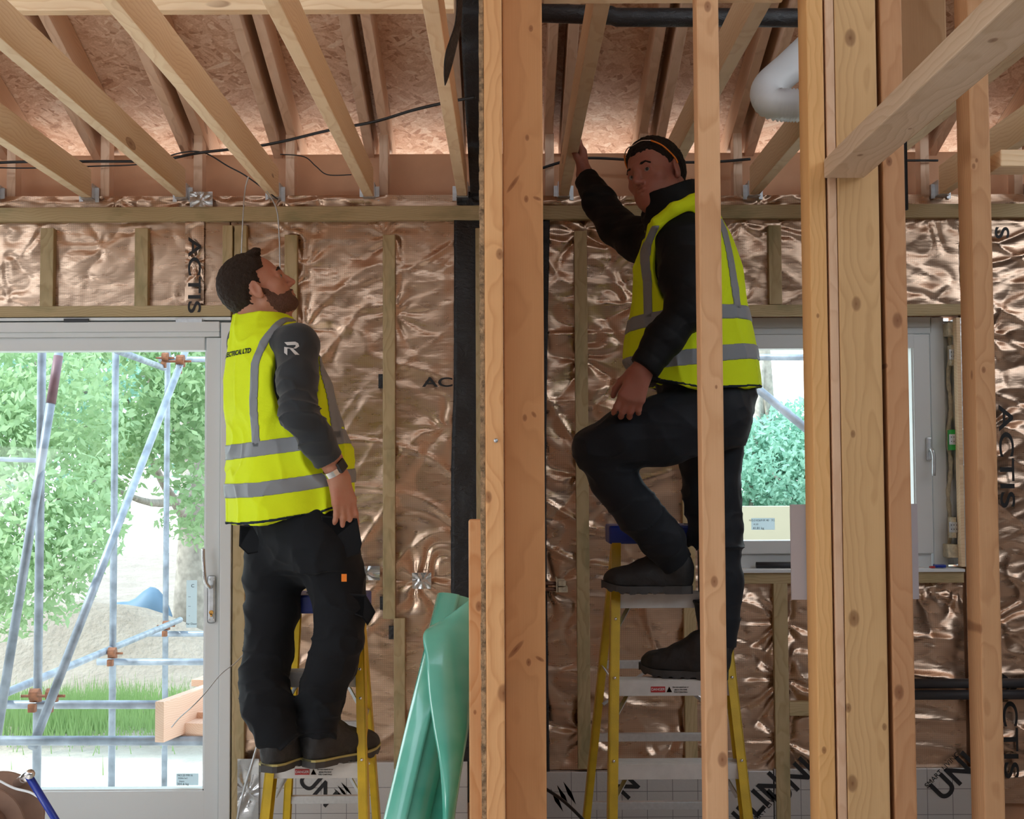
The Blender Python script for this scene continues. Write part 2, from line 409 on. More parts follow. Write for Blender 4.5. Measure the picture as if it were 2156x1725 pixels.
# outside wall as timber panels around the door and window openings
DX0, DX1, DTOP = -4.1, pX(487, 5.62), pZ(672, 5.62, 300)
WX0, WX1, WZ0, WZ1 = pX(1478,5.62), pX(2030,5.62), pZ(1198,5.62,1900), pZ(662,5.62,1900)
RIMZ = pZ(325, 5.75)
def panels(name, y0, y1, rects, mat):
    bm = bmesh.new()
    for (x0,x1,z0,z1) in rects: add_box(bm, x0, x1, y0, y1, z0, z1)
    return S(bm_link(name, bm, mat))
ZT = pZ(418, 5.65)
panels('wall_back', WY+0.030, WY+0.16, [(-4.5,DX0,0,ZT),(DX0,DX1,DTOP,ZT),(DX1,WX0,0,ZT),(WX0,WX1,0,WZ0),(WX0,WX1,WZ1,ZT),(WX1,3.8,0,ZT)], M['rim'])
S(box('wall_left', -4.66, -4.5, -3.0, 5.9, 0, 2.9, M['dark_wall']))
S(box('wall_right', 3.8, 3.96, -3.0, 5.9, 0, 2.9, M['dark_wall']))
S(box('wall_front', -4.66, 3.96, -3.16, -3.0, 0, 5.0, M['dark_wall']))
# sloping OSB roof deck: overhangs the outside wall, open at the eaves
SL = 0.32
def roofz(y, base=3.11): return base + SL*(5.6-y)
bm = bmesh.new()
for (y0,y1) in ((-3.0,6.5),):
    a = [bm.verts.new((x,y,roofz(y)+t)) for t in (0,0.018) for y in (y0,y1) for x in (-4.9,4.2)]
    for f in ((0,1,3,2),(4,6,7,5),(0,4,5,1),(2,3,7,6),(0,2,6,4),(1,5,7,3)): bm.faces.new([a[i] for i in f])
S(bm_link('ceiling', bm, M['osb']))
box('rim_board', -4.5, 3.8, 5.74, 5.762, pZ(430,5.7), RIMZ, M['rim'])
tag(bpy.data.objects['rim_board'], 'brown fibreboard rim board closing the joist ends along the eaves', 'board')

# ---------------- ceiling joists (run away from the camera)
JZ = 1.5+1.178
jx = [(-2.575,'joist at the extreme left, only its far end showing beside the door head'),
      (-2.175,None),(-1.775,None),(-1.378,None),(-0.985,None),(-0.585,None),(-0.19,None),(0.24,None),(0.645,None),(1.045,None),(1.445,None),(1.845,None),(2.245,None)]
jl = {-2.175:'pale ceiling joist in the far left corner, lowest in the left margin',
      -1.775:'pale ceiling joist meeting the wall above the left upright batten over the door',
      -1.378:'pale ceiling joist ending just left of the torn silver foil',
      -0.985:'pale ceiling joist ending right of the torn silver foil, above the man looking up',
      -0.585:'pale ceiling joist meeting the wall over the tall batten beside the looking-up man',
      -0.19:'pale ceiling joist running beside the black membrane curtain',
      0.24:'ceiling joist gripped by the raised hand of the dark-jacketed man',
      0.645:'ceiling joist passing just right of the dark-jacketed man\'s head',
      1.045:'ceiling joist ending below the white flexible duct',
      1.445:'ceiling joist passing behind the big sloping-looking header on the right',
      1.845:'ceiling joist at the right edge behind the short noggin',
      2.245:'outermost ceiling joist on the far right, nearly out of frame'}
hl = dict(zip(sorted(jl), ['galvanised hanger under the joist end nearest the left frame edge','galvanised hanger over the left short batten above the door','galvanised hanger just left of the torn silver foil','galvanised hanger right of the torn silver foil','galvanised hanger over the tall batten right of the looking-up man','galvanised hanger beside the black membrane curtain','galvanised hanger below the raised hand','galvanised hanger hidden behind the head of the dark-jacketed man','galvanised hanger below the flexible duct','galvanised hanger between the knotty post and reddish stud','galvanised hanger under the right-hand noggin','galvanised hanger beyond the right frame edge']))
for x, _ in jx:
    if x in jl:
        y0 = 0.4 if x < -0.1 else 3.15
        o = timber('ceiling_joist', (x,y0,JZ+0.06), (x,5.56,JZ+0.06), 0.042, 0.12, M['pale'])
        tag(o, jl[x], 'joist', 'ceiling joists')
        # galvanised hanger under the far end
        h = empty('joist_hanger', (x,5.58,JZ), hl[x], 'bracket', 'joist hangers')
        bm = bmesh.new(); add_box(bm, -0.0255, -0.0225, -0.02, 0.10, -0.003, 0.06); add_box(bm, 0.0225, 0.0255, -0.02, 0.10, -0.003, 0.06); add_box(bm, -0.0255, 0.0255, -0.02, 0.10, -0.004, -0.001)
        bm_link('saddle', bm, M['galv'], h)
        for a_, b_ in ((-0.042,-0.0255),(0.0255,0.042)):
            bm = bmesh.new(); add_box(bm, a_, b_, 0.02, 0.023, -0.012, 0.05); bm_link('flange', bm, M['galv'], h)
# ---------------- rafters: a pair beside each joist, under the deck
rl = {-1.775:'over the left end of the door', -1.378:'above the door, second bay', -0.985:'behind the joist above the looking-up man', -0.585:'over the long black cable', -0.19:'close to the black membrane curtain',
      0.24:'behind the gripped joist', 0.645:'above the dark-jacketed man\'s head', 1.045:'behind the white flexible duct', 1.445:'just behind the black drop pipe', 1.845:'behind the right-hand noggin', -2.175:'at the left frame edge', 2.245:'beyond the right noggin'}
for x, where in rl.items():
    for k, dx, hh, dz in ((0, -0.012, 0.17, 0.0), (1, 0.062, 0.135, 0.0)):
        s = 1 if x < 0 else -1
        xx = x + s*dx
        def rp(y): return Vector((xx, y, roofz(y)-0.003-hh/2*1.05))
        o = timber('rafter', rp(1.5), rp(5.95), 0.038, hh, M['rafter'])
        tag(o, ('deeper' if k == 0 else 'shallower, farther-aside') + ' rafter of the pair ' + where, 'rafter', 'roof rafters')
    o = timber('rafter_prop', (x+(0.058 if x<0 else -0.058),5.66,JZ), (x+(0.058 if x<0 else -0.058),5.66,roofz(5.66)-0.13), 0.038, 0.07, M['rafter'])
    tag(o, 'short upright prop under the rafter foot ' + where, 'post', 'rafter props')
# cross beams near the top of the frame
b0 = P(500, 19, 4.1)
o = timber('cross_beam', (-3.2,4.13,b0.z+0.075), (P(955,19,4.1).x,4.13,b0.z+0.075), 0.15, 0.045, M['pale'], side=(0,0,1)); tag(o, 'pinkish timber cross beam along the top left of the frame, above the joists', 'beam')
z = P(1400, 8, 3.035).z
o = timber('head_plate', (P(1146,8,2.9).x+0.001,2.99,z+0.021), (P(1672,8,2.9).x,2.99,z+0.021), 0.089, 0.042, M['pale'], side=(0,1,0)); tag(o, 'pale timber plate across the top of the stud frame, at the top frame edge', 'plate')
# black wrapped pipe high up between the studs
z0 = P(1400, 24, 3.9).z
o = tube('wrapped_pipe', [(P(1120,20,3.9).x,3.95,z0+0.015),(P(1290,24,3.9).x,3.95,z0+0.006),(P(1300,26,3.9).x,3.95,z0),(P(1720,24,3.9).x,3.95,z0-0.004)], 0.028, M['black_mem'], seg=16)
tag(o, 'black wrapped pipe running across above the dark-jacketed man', 'pipe')

# ---------------- wall battens
def wbat(px0, px1, py0, py1, label, yb=WY-0.002, th=0.038, group='wall battens', mat='batten', horiz=False):
    yf = yb-th
    a = P(px0,(py0+py1)/2,yf).x; b = P(px1,(py0+py1)/2,yf).x; zt = P((px0+px1)/2,py0,yf).z; zb = P((px0+px1)/2,py1,yf).z
    if horiz: o = timber('wall_batten', (a,(yf+yb)/2,(zt+zb)/2), (b,(yf+yb)/2,(zt+zb)/2), th, zt-zb, M[mat], side=(0,1,0))
    else: o = timber('wall_batten', ((a+b)/2,(yf+yb)/2,max(zb,0.002)), ((a+b)/2,(yf+yb)/2,zt), b-a, th, M[mat], side=(1,0,0))
    return tag(o, label, 'batten', group)
wbat(-500, 1016, 436, 466, 'long horizontal green-tinged batten under the joist ends, left of the posts', horiz=True)
wbat(1120, 2400, 430, 459, 'long horizontal batten under the joist ends, behind the dark-jacketed man', horiz=True)
wbat(-500, 486, 645, 668, 'horizontal batten directly above the door frame', horiz=True)
wbat(1480, 2030, 641, 664, 'horizontal batten directly above the window', horiz=True)
wbat(1480, 2030, 1203, 1229, 'horizontal batten under the window sill', horiz=True)
wbat(84, 112, 480, 645, 'left one of the two short upright battens over the door')
wbat(283, 311, 480, 645, 'right one of the two short upright battens over the door')
wbat(468, 489, 474, 645, 'left of the twin upright battens above the door corner')
wbat(490, 516, 474, 1760, 'long twin batten running down the right side of the door frame')
wbat(597, 624, 494, 1610, 'upright batten behind the looking-up man')
wbat(806, 832, 494, 1304, 'tall upright batten right of the looking-up man')
wbat(829, 853, 1302, 1620, 'lower offset piece of batten left of the green roll')
wbat(1003, 1024, 480, 1700, 'narrow sliver of batten between black strip and front post')
wbat(1213, 1240, 486, 1620, 'upright batten left of the dark-jacketed man')
wbat(1437, 1463, 480, 1610, 'upright batten behind the dark-jacketed man\'s legs')
wbat(1619, 1646, 474, 641, 'short upright batten over the window')
wbat(1632, 1662, 1229, 1755, 'upright batten below the window, behind the right ladder', mat='batten')
wbat(1662, 1735, 1478, 1508, 'short horizontal noggin below the window beside the upright batten', horiz=True)
wbat(1813, 1840, 474, 641, 'short upright batten over the window hidden behind the near posts')

# ---------------- foil sheets
def foil(name, px0, px1, py0, py1, label, seed, pins=(), amp=0.016, step=0.009, diag=0.0, vfreq=1.0, tagkind=True, y=WY, mat='foil', ragged=0.0):
    a = P(px0,(py0+py1)/2,y).x; b = P(px1,(py0+py1)/2,y).x; zt = P((px0+px1)/2,py0,y).z; zb = max(0.0,P((px0+px1)/2,py1,y).z)
    nx = max(3,int((b-a)/step)); nz = max(3,int((zt-zb)/step))
    X, Z = np.meshgrid(np.linspace(a,b,nx), np.linspace(zb,zt,nz)); 
    wx = vnoise(X*2.3, Z*2.3, 0.5, seed)*0.12; wz = vnoise(X*2.3, Z*2.3, 9.5, seed+1)*0.12
    U = (X+wx); Vv = (Z+wz)
    c, s = math.cos(0.45+diag), math.sin(0.45+diag)
    h = 0.60*ridge((U*c+Vv*s)*1.3, (-U*s+Vv*c)*6.5*vfreq, 0, seed+2)**5
    h += 0.16*ridge((U*c+Vv*s)*2.0, (-U*s+Vv*c)*12*vfreq, 0, seed+12)**4
    c, s = math.cos(-0.5+diag), math.sin(-0.5+diag)
    h += 0.50*ridge((U*c+Vv*s)*1.3, (-U*s+Vv*c)*6.0*vfreq, 0, seed+3)**5
    h += 0.14*ridge((U*c+Vv*s)*2.2, (-U*s+Vv*c)*11*vfreq, 0, seed+13)**4
    h += 0.22*ridge(U*1.3, Vv*9.0*vfreq, 0, seed+4)**5
    h += 0.30*vnoise(U*2.2,Vv*2.6,0,seed+5)
    for (qx,qy,st) in pins:
        q = P(qx,qy,y); dx = X-q.x; dz = Z-q.z; rr = np.sqrt(dx*dx+dz*dz)+1e-4; th = np.arctan2(dz,dx)
        fall = np.exp(-rr/0.16)
        h = h*(1-0.5*fall) + 0.75*st*fall*(np.abs(np.sin(th*(2.5+seed%3*0.5)+seed+vnoise(th*1.1,rr*9,0,seed+int(qx))*2.2))**0.8 - 1.0)*np.minimum(1,rr/0.03)
    edge = np.minimum(np.minimum(X-a,b-X), np.minimum(Z-zb,zt-Z)); e = np.clip(edge/0.05,0,1)
    D = h*amp*0.85*(0.35+0.65*e)
    V = np.stack([X,-D,Z],-1).reshape(-1,3); V[:,1] += -0.004
    ctr = np.array([(a+b)/2,0,(zt+zb)/2]); V -= ctr
    if ragged > 0:
        V[:,2] += 0
    i = np.arange(nz-1)[:,None]*nx+np.arange(nx-1)[None,:]; i = i.ravel()
    Q = np.stack([i,i+1,i+nx+1,i+nx],1)
    o = link(name, np_mesh(name,V,Q), M[mat]); o.location = (ctr[0], y, ctr[2])
    return tag(o, label, 'foil sheet')
foil('foil_membrane', -500, 484, 452, 650, 'crinkled copper-toned foil strip above the sliding door', 3, [(5,545,1.2),(212,518,1.4),(100,480,1.3),(296,478,1.3),(15,640,1.2),(380,640,0.9),(640,500,1)], amp=0.013)
foil('foil_membrane', 484, 962, 452, 1606, 'big crinkled copper foil sheet behind the man looking up', 11, [(818,497,1.4),(605,490,1.3),(640,690,1.5),(500,474,1.2),(890,1225,1.8),(950,900,1.0),(830,660,1.0),(640,560,1.0)], amp=0.020, diag=0.25)
foil('foil_membrane', 1050, 1480, 445, 1620, 'crinkled dark copper foil sheet behind the dark-jacketed man', 21, [(1225,486,1.4),(1226,760,1.3),(1226,1000,1.4),(1226,1540,1.5),(1160,1230,1.2),(1448,1400,1.2),(1448,1560,1.2),(1340,640,1.0)], amp=0.036, diag=-0.5)
foil('foil_membrane', 1480, 2030, 445, 646, 'foil strip above the window', 31, [(1632,475,1.5),(1560,470,1.2),(1826,470,1.4),(1960,460,1.4),(1560,640,1.1),(1960,640,1.0)], amp=0.017)
foil('foil_membrane', 1480, 2030, 1226, 1622, 'foil sheet under the window, with diagonal creases', 41, [(1647,1310,1.6),(1647,1560,1.5),(1647,1430,1.4),(2010,1230,1.5),(1945,1240,1.5)], amp=0.040, diag=-0.55)
foil('foil_membrane', 2030, 2500, 445, 1690, 'tall foil sheet at the right frame edge with printed lettering', 51, [(2080,900,1.2),(2090,1300,1.3),(2085,700,1.2)], amp=0.034, vfreq=1.5)
foil('foil_membrane', -500, 1016, 414, 440, 'folded foil lip along the top of the left batten', 61, [(420,420,1.5),(600,420,1.5),(250,425,1.2)], amp=0.05, step=0.007, y=WY-0.005)
foil('foil_membrane', 1120, 2400, 411, 434, 'folded foil lip along the top of the batten on the right', 71, [(1600,420,1.5),(1300,425,1.2)], amp=0.05, step=0.007, y=WY-0.005)
# patches of silver tape on the foil
def patch(px0,px1,py0,py1,label,seed,y=WY-0.028, mat='silver', name='silver_patch', cat='tape'):
    o = foil(name, px0,px1,py0,py1,label,seed,[((px0+px1)/2,(py0+py1)/2,1.5)],amp=0.02,step=0.005,y=y,mat=mat); o['category'] = cat; return o
patch(868,908,1206,1240,'small crumpled silver tape patch on the foil above the green roll',5)
patch(740,800,1192,1222,'crumpled silver tape patch beside the looking-up man\'s hip pocket',6)
patch(400,448,404,436,'torn piece of shiny silver foil sticking up above the left batten',7,y=WY-0.05)
patch(390,430,462,640,'vertical strip of clear shiny tape over the door, carrying the letters AC',8,y=WY-0.016, mat='foil')
patch(500,545,1598,1740,'crumpled white-silver foil hanging at the foot of the door batten',9,y=WY-0.045)

# ---------------- foil-faced insulation boards at the bottom
def pir(px0, px1, py0, label):
    a = P(px0,1660,WY-0.01).x; b = P(px1,1660,WY-0.01).x; zt = P((px0+px1)/2,py0,WY-0.01).z
    return tag(box('insulation_board', a, b, WY-0.035, WY, 0.0, zt, M['pir'], bevel=0.003), label, 'insulation board', 'foil-faced insulation boards')
bA = pir(530, 985, 1603, 'silver insulation board with grid lines behind the left ladder')
bB = pir(1150, 1626, 1622, 'silver insulation board with grid lines behind the right ladder')
bC = pir(1628, 2110, 1616, 'silver insulation board with grid lines below the window, at far right')
yT = WY-0.0375
def wtext(body, px, py, size, ang, parent, sx=1.0, name='lettering', y=yT, mat='print', off=0.0):
    return text(name, body, size, M[mat], parent, P(px,py,y), (R(90),R(-ang),0), sx, off=off)
def emblem(px, py, parent, s=0.035, ang=0):
    bm = bmesh.new(); c = P(px,py,yT)
    for k in range(3):
        for (dx,dz,w,h) in ((k*0.55-0.55,0.0,0.16,1.0),):
            p = [(-w,0),(0,h),(w,0),(0,-h)]
            vs = [bm.verts.new(((dx+a)*s*math.cos(ang)-b*s*math.sin(ang),0,(dx+a)*s*math.sin(ang)+b*s*math.cos(ang))) for a,b in p]
            bm.faces.new(vs)
    bmesh.ops.solidify(bm, geom=bm.faces[:], thickness=0.001)
    o = bm_link('emblem', bm, M['print'], parent); o.location = c - parent.location
wtext('UN', 668, 1660, 0.115, -42, bA, off=0.002); emblem(722, 1668, bA, 0.035, 0.7)
wtext('UNILIN', 1572, 1716, 0.125, 47, bB, off=0.003); wtext('FOR SMART LIVING', 1600, 1716, 0.034, 47, bB)
wtext('N', 1322, 1658, 0.11, 47, bB, off=0.003)
emblem(1186, 1678, bB, 0.055, 0.5)
wtext('UNI', 2010, 1636, 0.125, 45, bC, off=0.003); wtext('SMART LIVING', 1984, 1622, 0.030, 45, bC); wtext('UNI', 1668, 1648, 0.125, 45, bC, off=0.003)
# print on the foil
fs = [o for o in bpy.data.objects if o.name.startswith('foil_membrane')]
byl = lambda s: next(o for o in bpy.data.objects if o.get('label','').find(s) >= 0)
def flet(body, px, py, size, ang, parent, sx=1.0, y=WY-0.040):
    o = text('lettering', body, size, M['print'], parent, P(px,py,y), (R(90),R(-ang),0), sx, off=0.001); return o
flet('ACTIS', 408, 580, 0.075, -90, byl('letters AC'), 1.6, WY-0.042)
flet('AC', 922, 806, 0.055, 0, byl('behind the man looking up'), 1.7)
flet("ACTIS", 2118, 962, 0.085, -90, byl('tall foil sheet'), 1.9)
flet('S', 2108, 490, 0.085, -90, byl('tall foil sheet'), 1.4)
flet('ACTIS', 2126, 1530, 0.085, -90, byl('tall foil sheet'), 1.9)

# ---------------- black membrane strip and curtain
def strip(name, pl, label, cat, mat='black_mem', amp=0.006, seed=0, n=60, m=10, th=0.003):
    """ruled surface between two polylines pl = [(left pt, right pt), ...]"""
    bm = bmesh.new(); Ls = smooth_path([a for a,b in pl], max(1,n//max(1,len(pl)-1))); Rs = smooth_path([b for a,b in pl], max(1,n//max(1,len(pl)-1)))
    o0 = Ls[0].copy(); rows = []
    nm = None
    for i,(a,b) in enumerate(zip(Ls,Rs)):
        row = []
        for k in range(m+1):
            p = a.lerp(b, k/m)-o0
            w = float(vnoise(np.array([p.x*14]),np.array([p.y*14]),np.array([p.z*9]),seed)[0])*amp
            row.append(bm.verts.new(p+Vector((0,-w,0))))
        rows.append(row)
    for r0,r1 in zip(rows,rows[1:]):
        for k in range(m): bm.faces.new((r0[k],r0[k+1],r1[k+1],r1[k]))
    me = bpy.data.meshes.new(name); bm.to_mesh(me); bm.free(); me.polygons.foreach_set('use_smooth',[True]*len(me.polygons))
    o = link(name, me, M[mat]); o.location = o0
    s = o.modifiers.new('thickness','SOLIDIFY'); s.thickness = th
    return tag(o, label, cat)
yy = WY-0.02
strip('membrane_strip', [(P(956,440,yy),P(1030,440,yy)),(P(955,800,yy),P(1030,800,yy)),(P(950,1000,yy),P(1030,1000,yy)),(P(950,1300,yy),P(1030,1300,yy)),(P(954,1690,yy),P(1030,1690,yy))], 'tall black damp-proof membrane strip on the wall left of the front post', 'membrane', seed=3, amp=0.008)
strip('membrane_strip', [(P(1120,440,yy),P(1158,440,yy)),(P(1120,1000,yy),P(1150,1000,yy)),(P(1120,1690,yy),P(1158,1690,yy))], 'narrow edge of black membrane on the wall just right of the wide front post', 'membrane', seed=4)
strip('membrane_curtain', [(P(966,-40,4.6),P(1040,-40,4.6)),(P(974,130,4.9),P(1040,130,4.9)),(P(984,300,5.2),P(1040,300,5.2)),(P(990,405,5.45),P(1040,405,5.45))], 'black wrinkled membrane curtain hanging beside the top of the front post', 'membrane', seed=5, amp=0.03)
strip('membrane_flap', [(P(962,-10,3.3),P(972,-10,3.32)),(P(957,50,3.3),P(970,45,3.32)),(P(938,110,3.28),P(962,90,3.32)),(P(934,150,3.28),P(950,140,3.3)),(P(936,180,3.28),P(938,180,3.28))], 'loose dark membrane flap with pointed tip dangling by the joist', 'membrane', seed=6, amp=0.004)
o = patch(962,1016,404,432,'bunched black membrane fold on top of the batten beside the post',15,y=WY-0.03, mat='black_mem', name='membrane_fold', cat='membrane')
for (a,b,c,d,l) in ((797,806,788,818,'black tape tab left of the tall batten, level with the printed letters'),(800,807,1256,1284,'black tape tab at the foot of the tall batten'),(819,829,1318,1346,'black tape tab beside the lower offset batten')):
    q0 = P(a,d,WY-0.03); q1 = P(b+3,c,WY-0.03)
    tag(box('tape_tab', q0.x, q1.x, WY-0.036, WY-0.028, q0.z, q1.z, M['black_mem']), l, 'tape')

# ---------------- sliding door
dr = S(empty('door_1', (DX1,5.62,0)))
def fr(name, px0, px1, py0, py1, y0, y1, mat, parent, bevel=0.004):
    a = P(px0,(py0+py1)/2,y0); b = P(px1,(py0+py1)/2,y0); t = P((px0+px1)/2,py0,y0).z; u = P((px0+px1)/2,py1,y0).z
    return box(name, a.x, b.x, y0, y1, max(u,0.002), t, M[mat], parent, bevel)
fr('frame', 462, 486, 679, 1760, 5.575, 5.74, 'white', dr)
fr('frame_head', -500, 462, 679, 700, 5.575, 5.74, 'white', dr)
fr('sash_stile', 431, 462, 711, 1760, 5.60, 5.68, 'white', dr)
fr('sash_head', -500, 462, 700, 711, 5.585, 5.69, 'white', dr)
fr('sash_rail', -500, 431, 711, 740, 5.60, 5.68, 'white', dr)
fr('sash_rail', -500, 431, 1668, 1760, 5.60, 5.68, 'white', dr)
fr('glazing_bead', -500, 431, 1664, 1669, 5.61, 5.66, 'white', dr, 0.001)
fr('glazing_bead', 429, 433, 740, 1668, 5.61, 5.66, 'white', dr, 0.001)
fr('glass_pane', -500, 431, 740, 1668, 5.640, 5.646, 'glass', dr, 0)
gs = fr('seal', -500, 486, 670, 676, 5.585, 5.72, 'paper', dr, 0)
for a,b,m in ((134,186,'pipe_grey'),(370,425,'green')): fr('packer', a, b, 671, 679, 5.575, 5.62, 'pipe_grey' if m=='pipe_grey' else 'galv', dr, 0)
# handle set
hp = P(446.5, 1272, 5.6)
bm = bmesh.new(); zz0 = P(446,1312,5.6).z-hp.z; zz1 = P(446,1212,5.6).z-hp.z
add_box(bm, -0.018, 0.018, -0.012, 0.0, zz0, zz1, bevel=0.011)
h = bm_link('handle_plate', bm, M['galv'], dr, smooth=False); h.location = hp-dr.location
hb = smooth_path([(0.0,-0.01,zz1-0.045),(0,-0.045,zz1-0.045),(-0.016,-0.055,zz1-0.02),(-0.024,-0.055,zz1+0.06),(-0.026,-0.055,zz1+0.115)],6)
bm_link('lever', tube_mesh(hb, 0.008, 10), M['chrome'], h, smooth=True)
bm = bmesh.new()
for t in (zz0+0.014,): 
    for dx in (-0.009,0.009): bmesh.ops.create_cone(bm, cap_ends=True, segments=10, radius1=0.0045, radius2=0.0045, depth=0.004, matrix=Matrix.Translation((dx,-0.012,t))@Matrix.Rotation(R(90),4,'X'))
for dx in (-0.009,0.009): bmesh.ops.create_cone(bm, cap_ends=True, segments=10, radius1=0.0045, radius2=0.0045, depth=0.004, matrix=Matrix.Translation((dx,-0.012,zz1-0.016))@Matrix.Rotation(R(90),4,'X'))
bm_link('screw', bm, M['chrome'], h)
bm = bmesh.new(); bmesh.ops.create_cone(bm, cap_ends=True, segments=16, radius1=0.009, radius2=0.009, depth=0.01, matrix=Matrix.Translation((0,-0.014,zz0+0.045))@Matrix.Rotation(R(90),4,'X'))
add_box(bm, -0.004, 0.004, -0.019, -0.009, zz0+0.028, zz0+0.04)
bm_link('key_cylinder', bm, plain('brass',(0.65,0.35,0.10),0.35,1.0), h)
# glass labels
def glabel(px0,px1,py0,py1,y,label,lines):
    a = P(px0,py1,y); b = P(px1,py0,y)
    o = box('paper_label', a.x, b.x, y-0.0004, y, a.z, b.z, M['paper_t']); tag(o, label, 'label')
    hgt = (b.z-a.z)
    for i,(t,sz,fx) in enumerate(lines):
        tx = text('lettering', t, hgt*sz, M['pipe_grey'], o, (a.x+(b.x-a.x)*fx, y-0.0022, b.z-hgt*(i+0.6)/len(lines)), (R(90),0,0))
    return o
glabel(371,418,1629,1654,5.637,'small white glazing label at the bottom corner of the door glass',[('NO.20 MR16',.24,.4),('2204x1w1',.2,.3),('Hoyrs',.18,.25),('201.6 kg',.3,.3)])
glabel(392,415,1222,1322,5.637,'faint tall template sticker on the door glass beside the handle',[('C',.1,.6),('..',.12,.3),('..',.12,.3),('.',.12,.3),('Per Door',.06,.5)])

# ---------------- window
wd = S(empty('window_1', ((WX0+WX1)/2,5.66,WZ0)))
YW = 5.70
for n_,a,b,c,d in (('frame',1484,1512,668,1196),('frame',1962,1992,668,1196),('frame_head',1512,1962,668,690),('frame_head',1512,1962,690,704),('frame_sill',1512,1962,1166,1196)):
    fr(n_, a,b,c,d, YW, YW+0.08, 'white', wd)
for n_,a,b,c,d in (('sash_stile',1513,1560,704,1166),('sash_stile',1926,1961,704,1166),('sash_rail',1560,1926,704,734),('sash_rail',1560,1926,1138,1166)):
    fr(n_, a,b,c,d, YW-0.02, YW+0.06, 'white', wd)
fr('glazing_bead', 1922, 1930, 733, 1139, YW-0.012, YW+0.05, 'white', wd, 0.002)
fr('glass_pane', 1556, 1924, 732, 1140, YW+0.02, YW+0.026, 'glass', wd, 0)
hw = P(1955,948,YW-0.02)
bm = bmesh.new(); add_box(bm,-0.011,0.011,-0.014,0,-0.045,0.055,bevel=0.006)
hh = bm_link('handle_plate', bm, M['galv'], wd); hh.location = hw-wd.location
bm_link('lever', tube_mesh(smooth_path([(0,-0.01,0.0),(0,-0.045,0.0),(0.006,-0.05,-0.03),(0.004,-0.05,-0.11)],5),0.008,8), M['galv'], hh, smooth=True)
glabel(1582,1631,1091,1116,YW+0.018,'small white glazing label at the bottom of the window glass',[('NO.3 KS691R 40   7/2',.24,.45),('41.81',.2,.2),('41.81 kg',.28,.3)])
# reveal: silver sealing tape, foam beads and straps on the right side, white board at the sill
a = P(1994,930,5.64); b = P(2018,930,5.64); t = P(2000,672,5.64).z; u = P(2000,1192,5.64).z
tag(box('sealing_tape', P(1990,930,5.72).x, b.x+0.012, 5.715, 5.73, u, t, M['sealant']), 'silver foil closing the joint between window frame and right reveal', 'tape')
tag(box('sealing_tape', b.x-0.004, b.x+0.012, 5.60, 5.76, u, t, M['sealant']), 'crumpled silver sealing tape down the right reveal of the window', 'tape')
q = P(1484,1197,5.6); q2 = P(2026,1203,5.6)
tag(box('window_board', q.x, q2.x, 5.565, 5.75, q2.z, q2.z+0.012, M['paper']), 'thin white foil-edged board on the window ledge', 'board')
e0 = P(2018,690,5.60); tag(box('reveal_edge', P(2016,900,5.6).x, P(2024,900,5.6).x, 5.585, 5.63, u, t, M['pale']), 'pale timber edge down the right side of the window opening', 'trim')
bm = bmesh.new(); fp = [P(1999+3*math.sin(k*1.7),700+k*34,5.70) for k in range(15)]
o = tube('foam_bead', smooth_path(fp,4), [0.007+0.004*abs(math.sin(k*2.3)) for k in range(len(smooth_path(fp,4)))], M['foam'], seg=8); tag(o,'bead of yellowish expanding foam between window frame and reveal','foam')
for (py,lab) in ((694,'top'),(1160,'bottom')):
    q = P(2002,py,5.66); tag(box('wood_block', q.x-0.022,q.x+0.022,5.63,5.70,q.z-0.028,q.z+0.028,M['foam'],bevel=0.004), 'small wooden packing block at the '+lab+' right corner of the window', 'block')
for (py,lab,mt) in ((748,'upper','foam'),(926,'middle, with green packer behind it,','green'),(1110,'lower','foam')):
    q = P(2003,py,5.66); e = empty('fixing_strap', (q.x,5.66,q.z), lab+' galvanised fixing strap on the window reveal', 'bracket')
    bm = bmesh.new(); add_box(bm,-0.02,0.02,-0.035,-0.031,-0.022,0.022,bevel=0.001); bm_link('plate',bm,M['galv'],e)
    bm = bmesh.new(); add_box(bm,-0.010,0.012,-0.03,0.02,-0.045,0.042,bevel=0.002); bm_link('packer',bm,M[mt],e)
    bm = bmesh.new()
    for i in range(3):
        for j in range(2): add_box(bm,-0.013+i*0.011,-0.010+i*0.011,-0.0365,-0.035,-0.010+j*0.018,-0.006+j*0.018)
    bm_link('slot',bm,M['black_plastic'],e)
q = P(1625,1190,5.6); tag(tube('foam_rod',[P(1592,1190,5.66),P(1700,1190,5.66)],0.013,M['pipe_grey']), 'dark grey foam rod lying on the window ledge', 'rod')
q = P(1978,1191,5.62); tag(box('wedge', q.x-0.022,q.x+0.022,5.60,5.64,q.z-0.008,q.z+0.004,M['blue'],bevel=0.002), 'small blue plastic wedge on the window ledge', 'wedge')
q = P(1962,1194,5.61); tag(box('wedge', q.x-0.012,q.x+0.008,5.59,5.61,q.z-0.004,q.z+0.004,M['red'],bevel=0.002), 'tiny red plastic wedge on the window ledge', 'wedge')
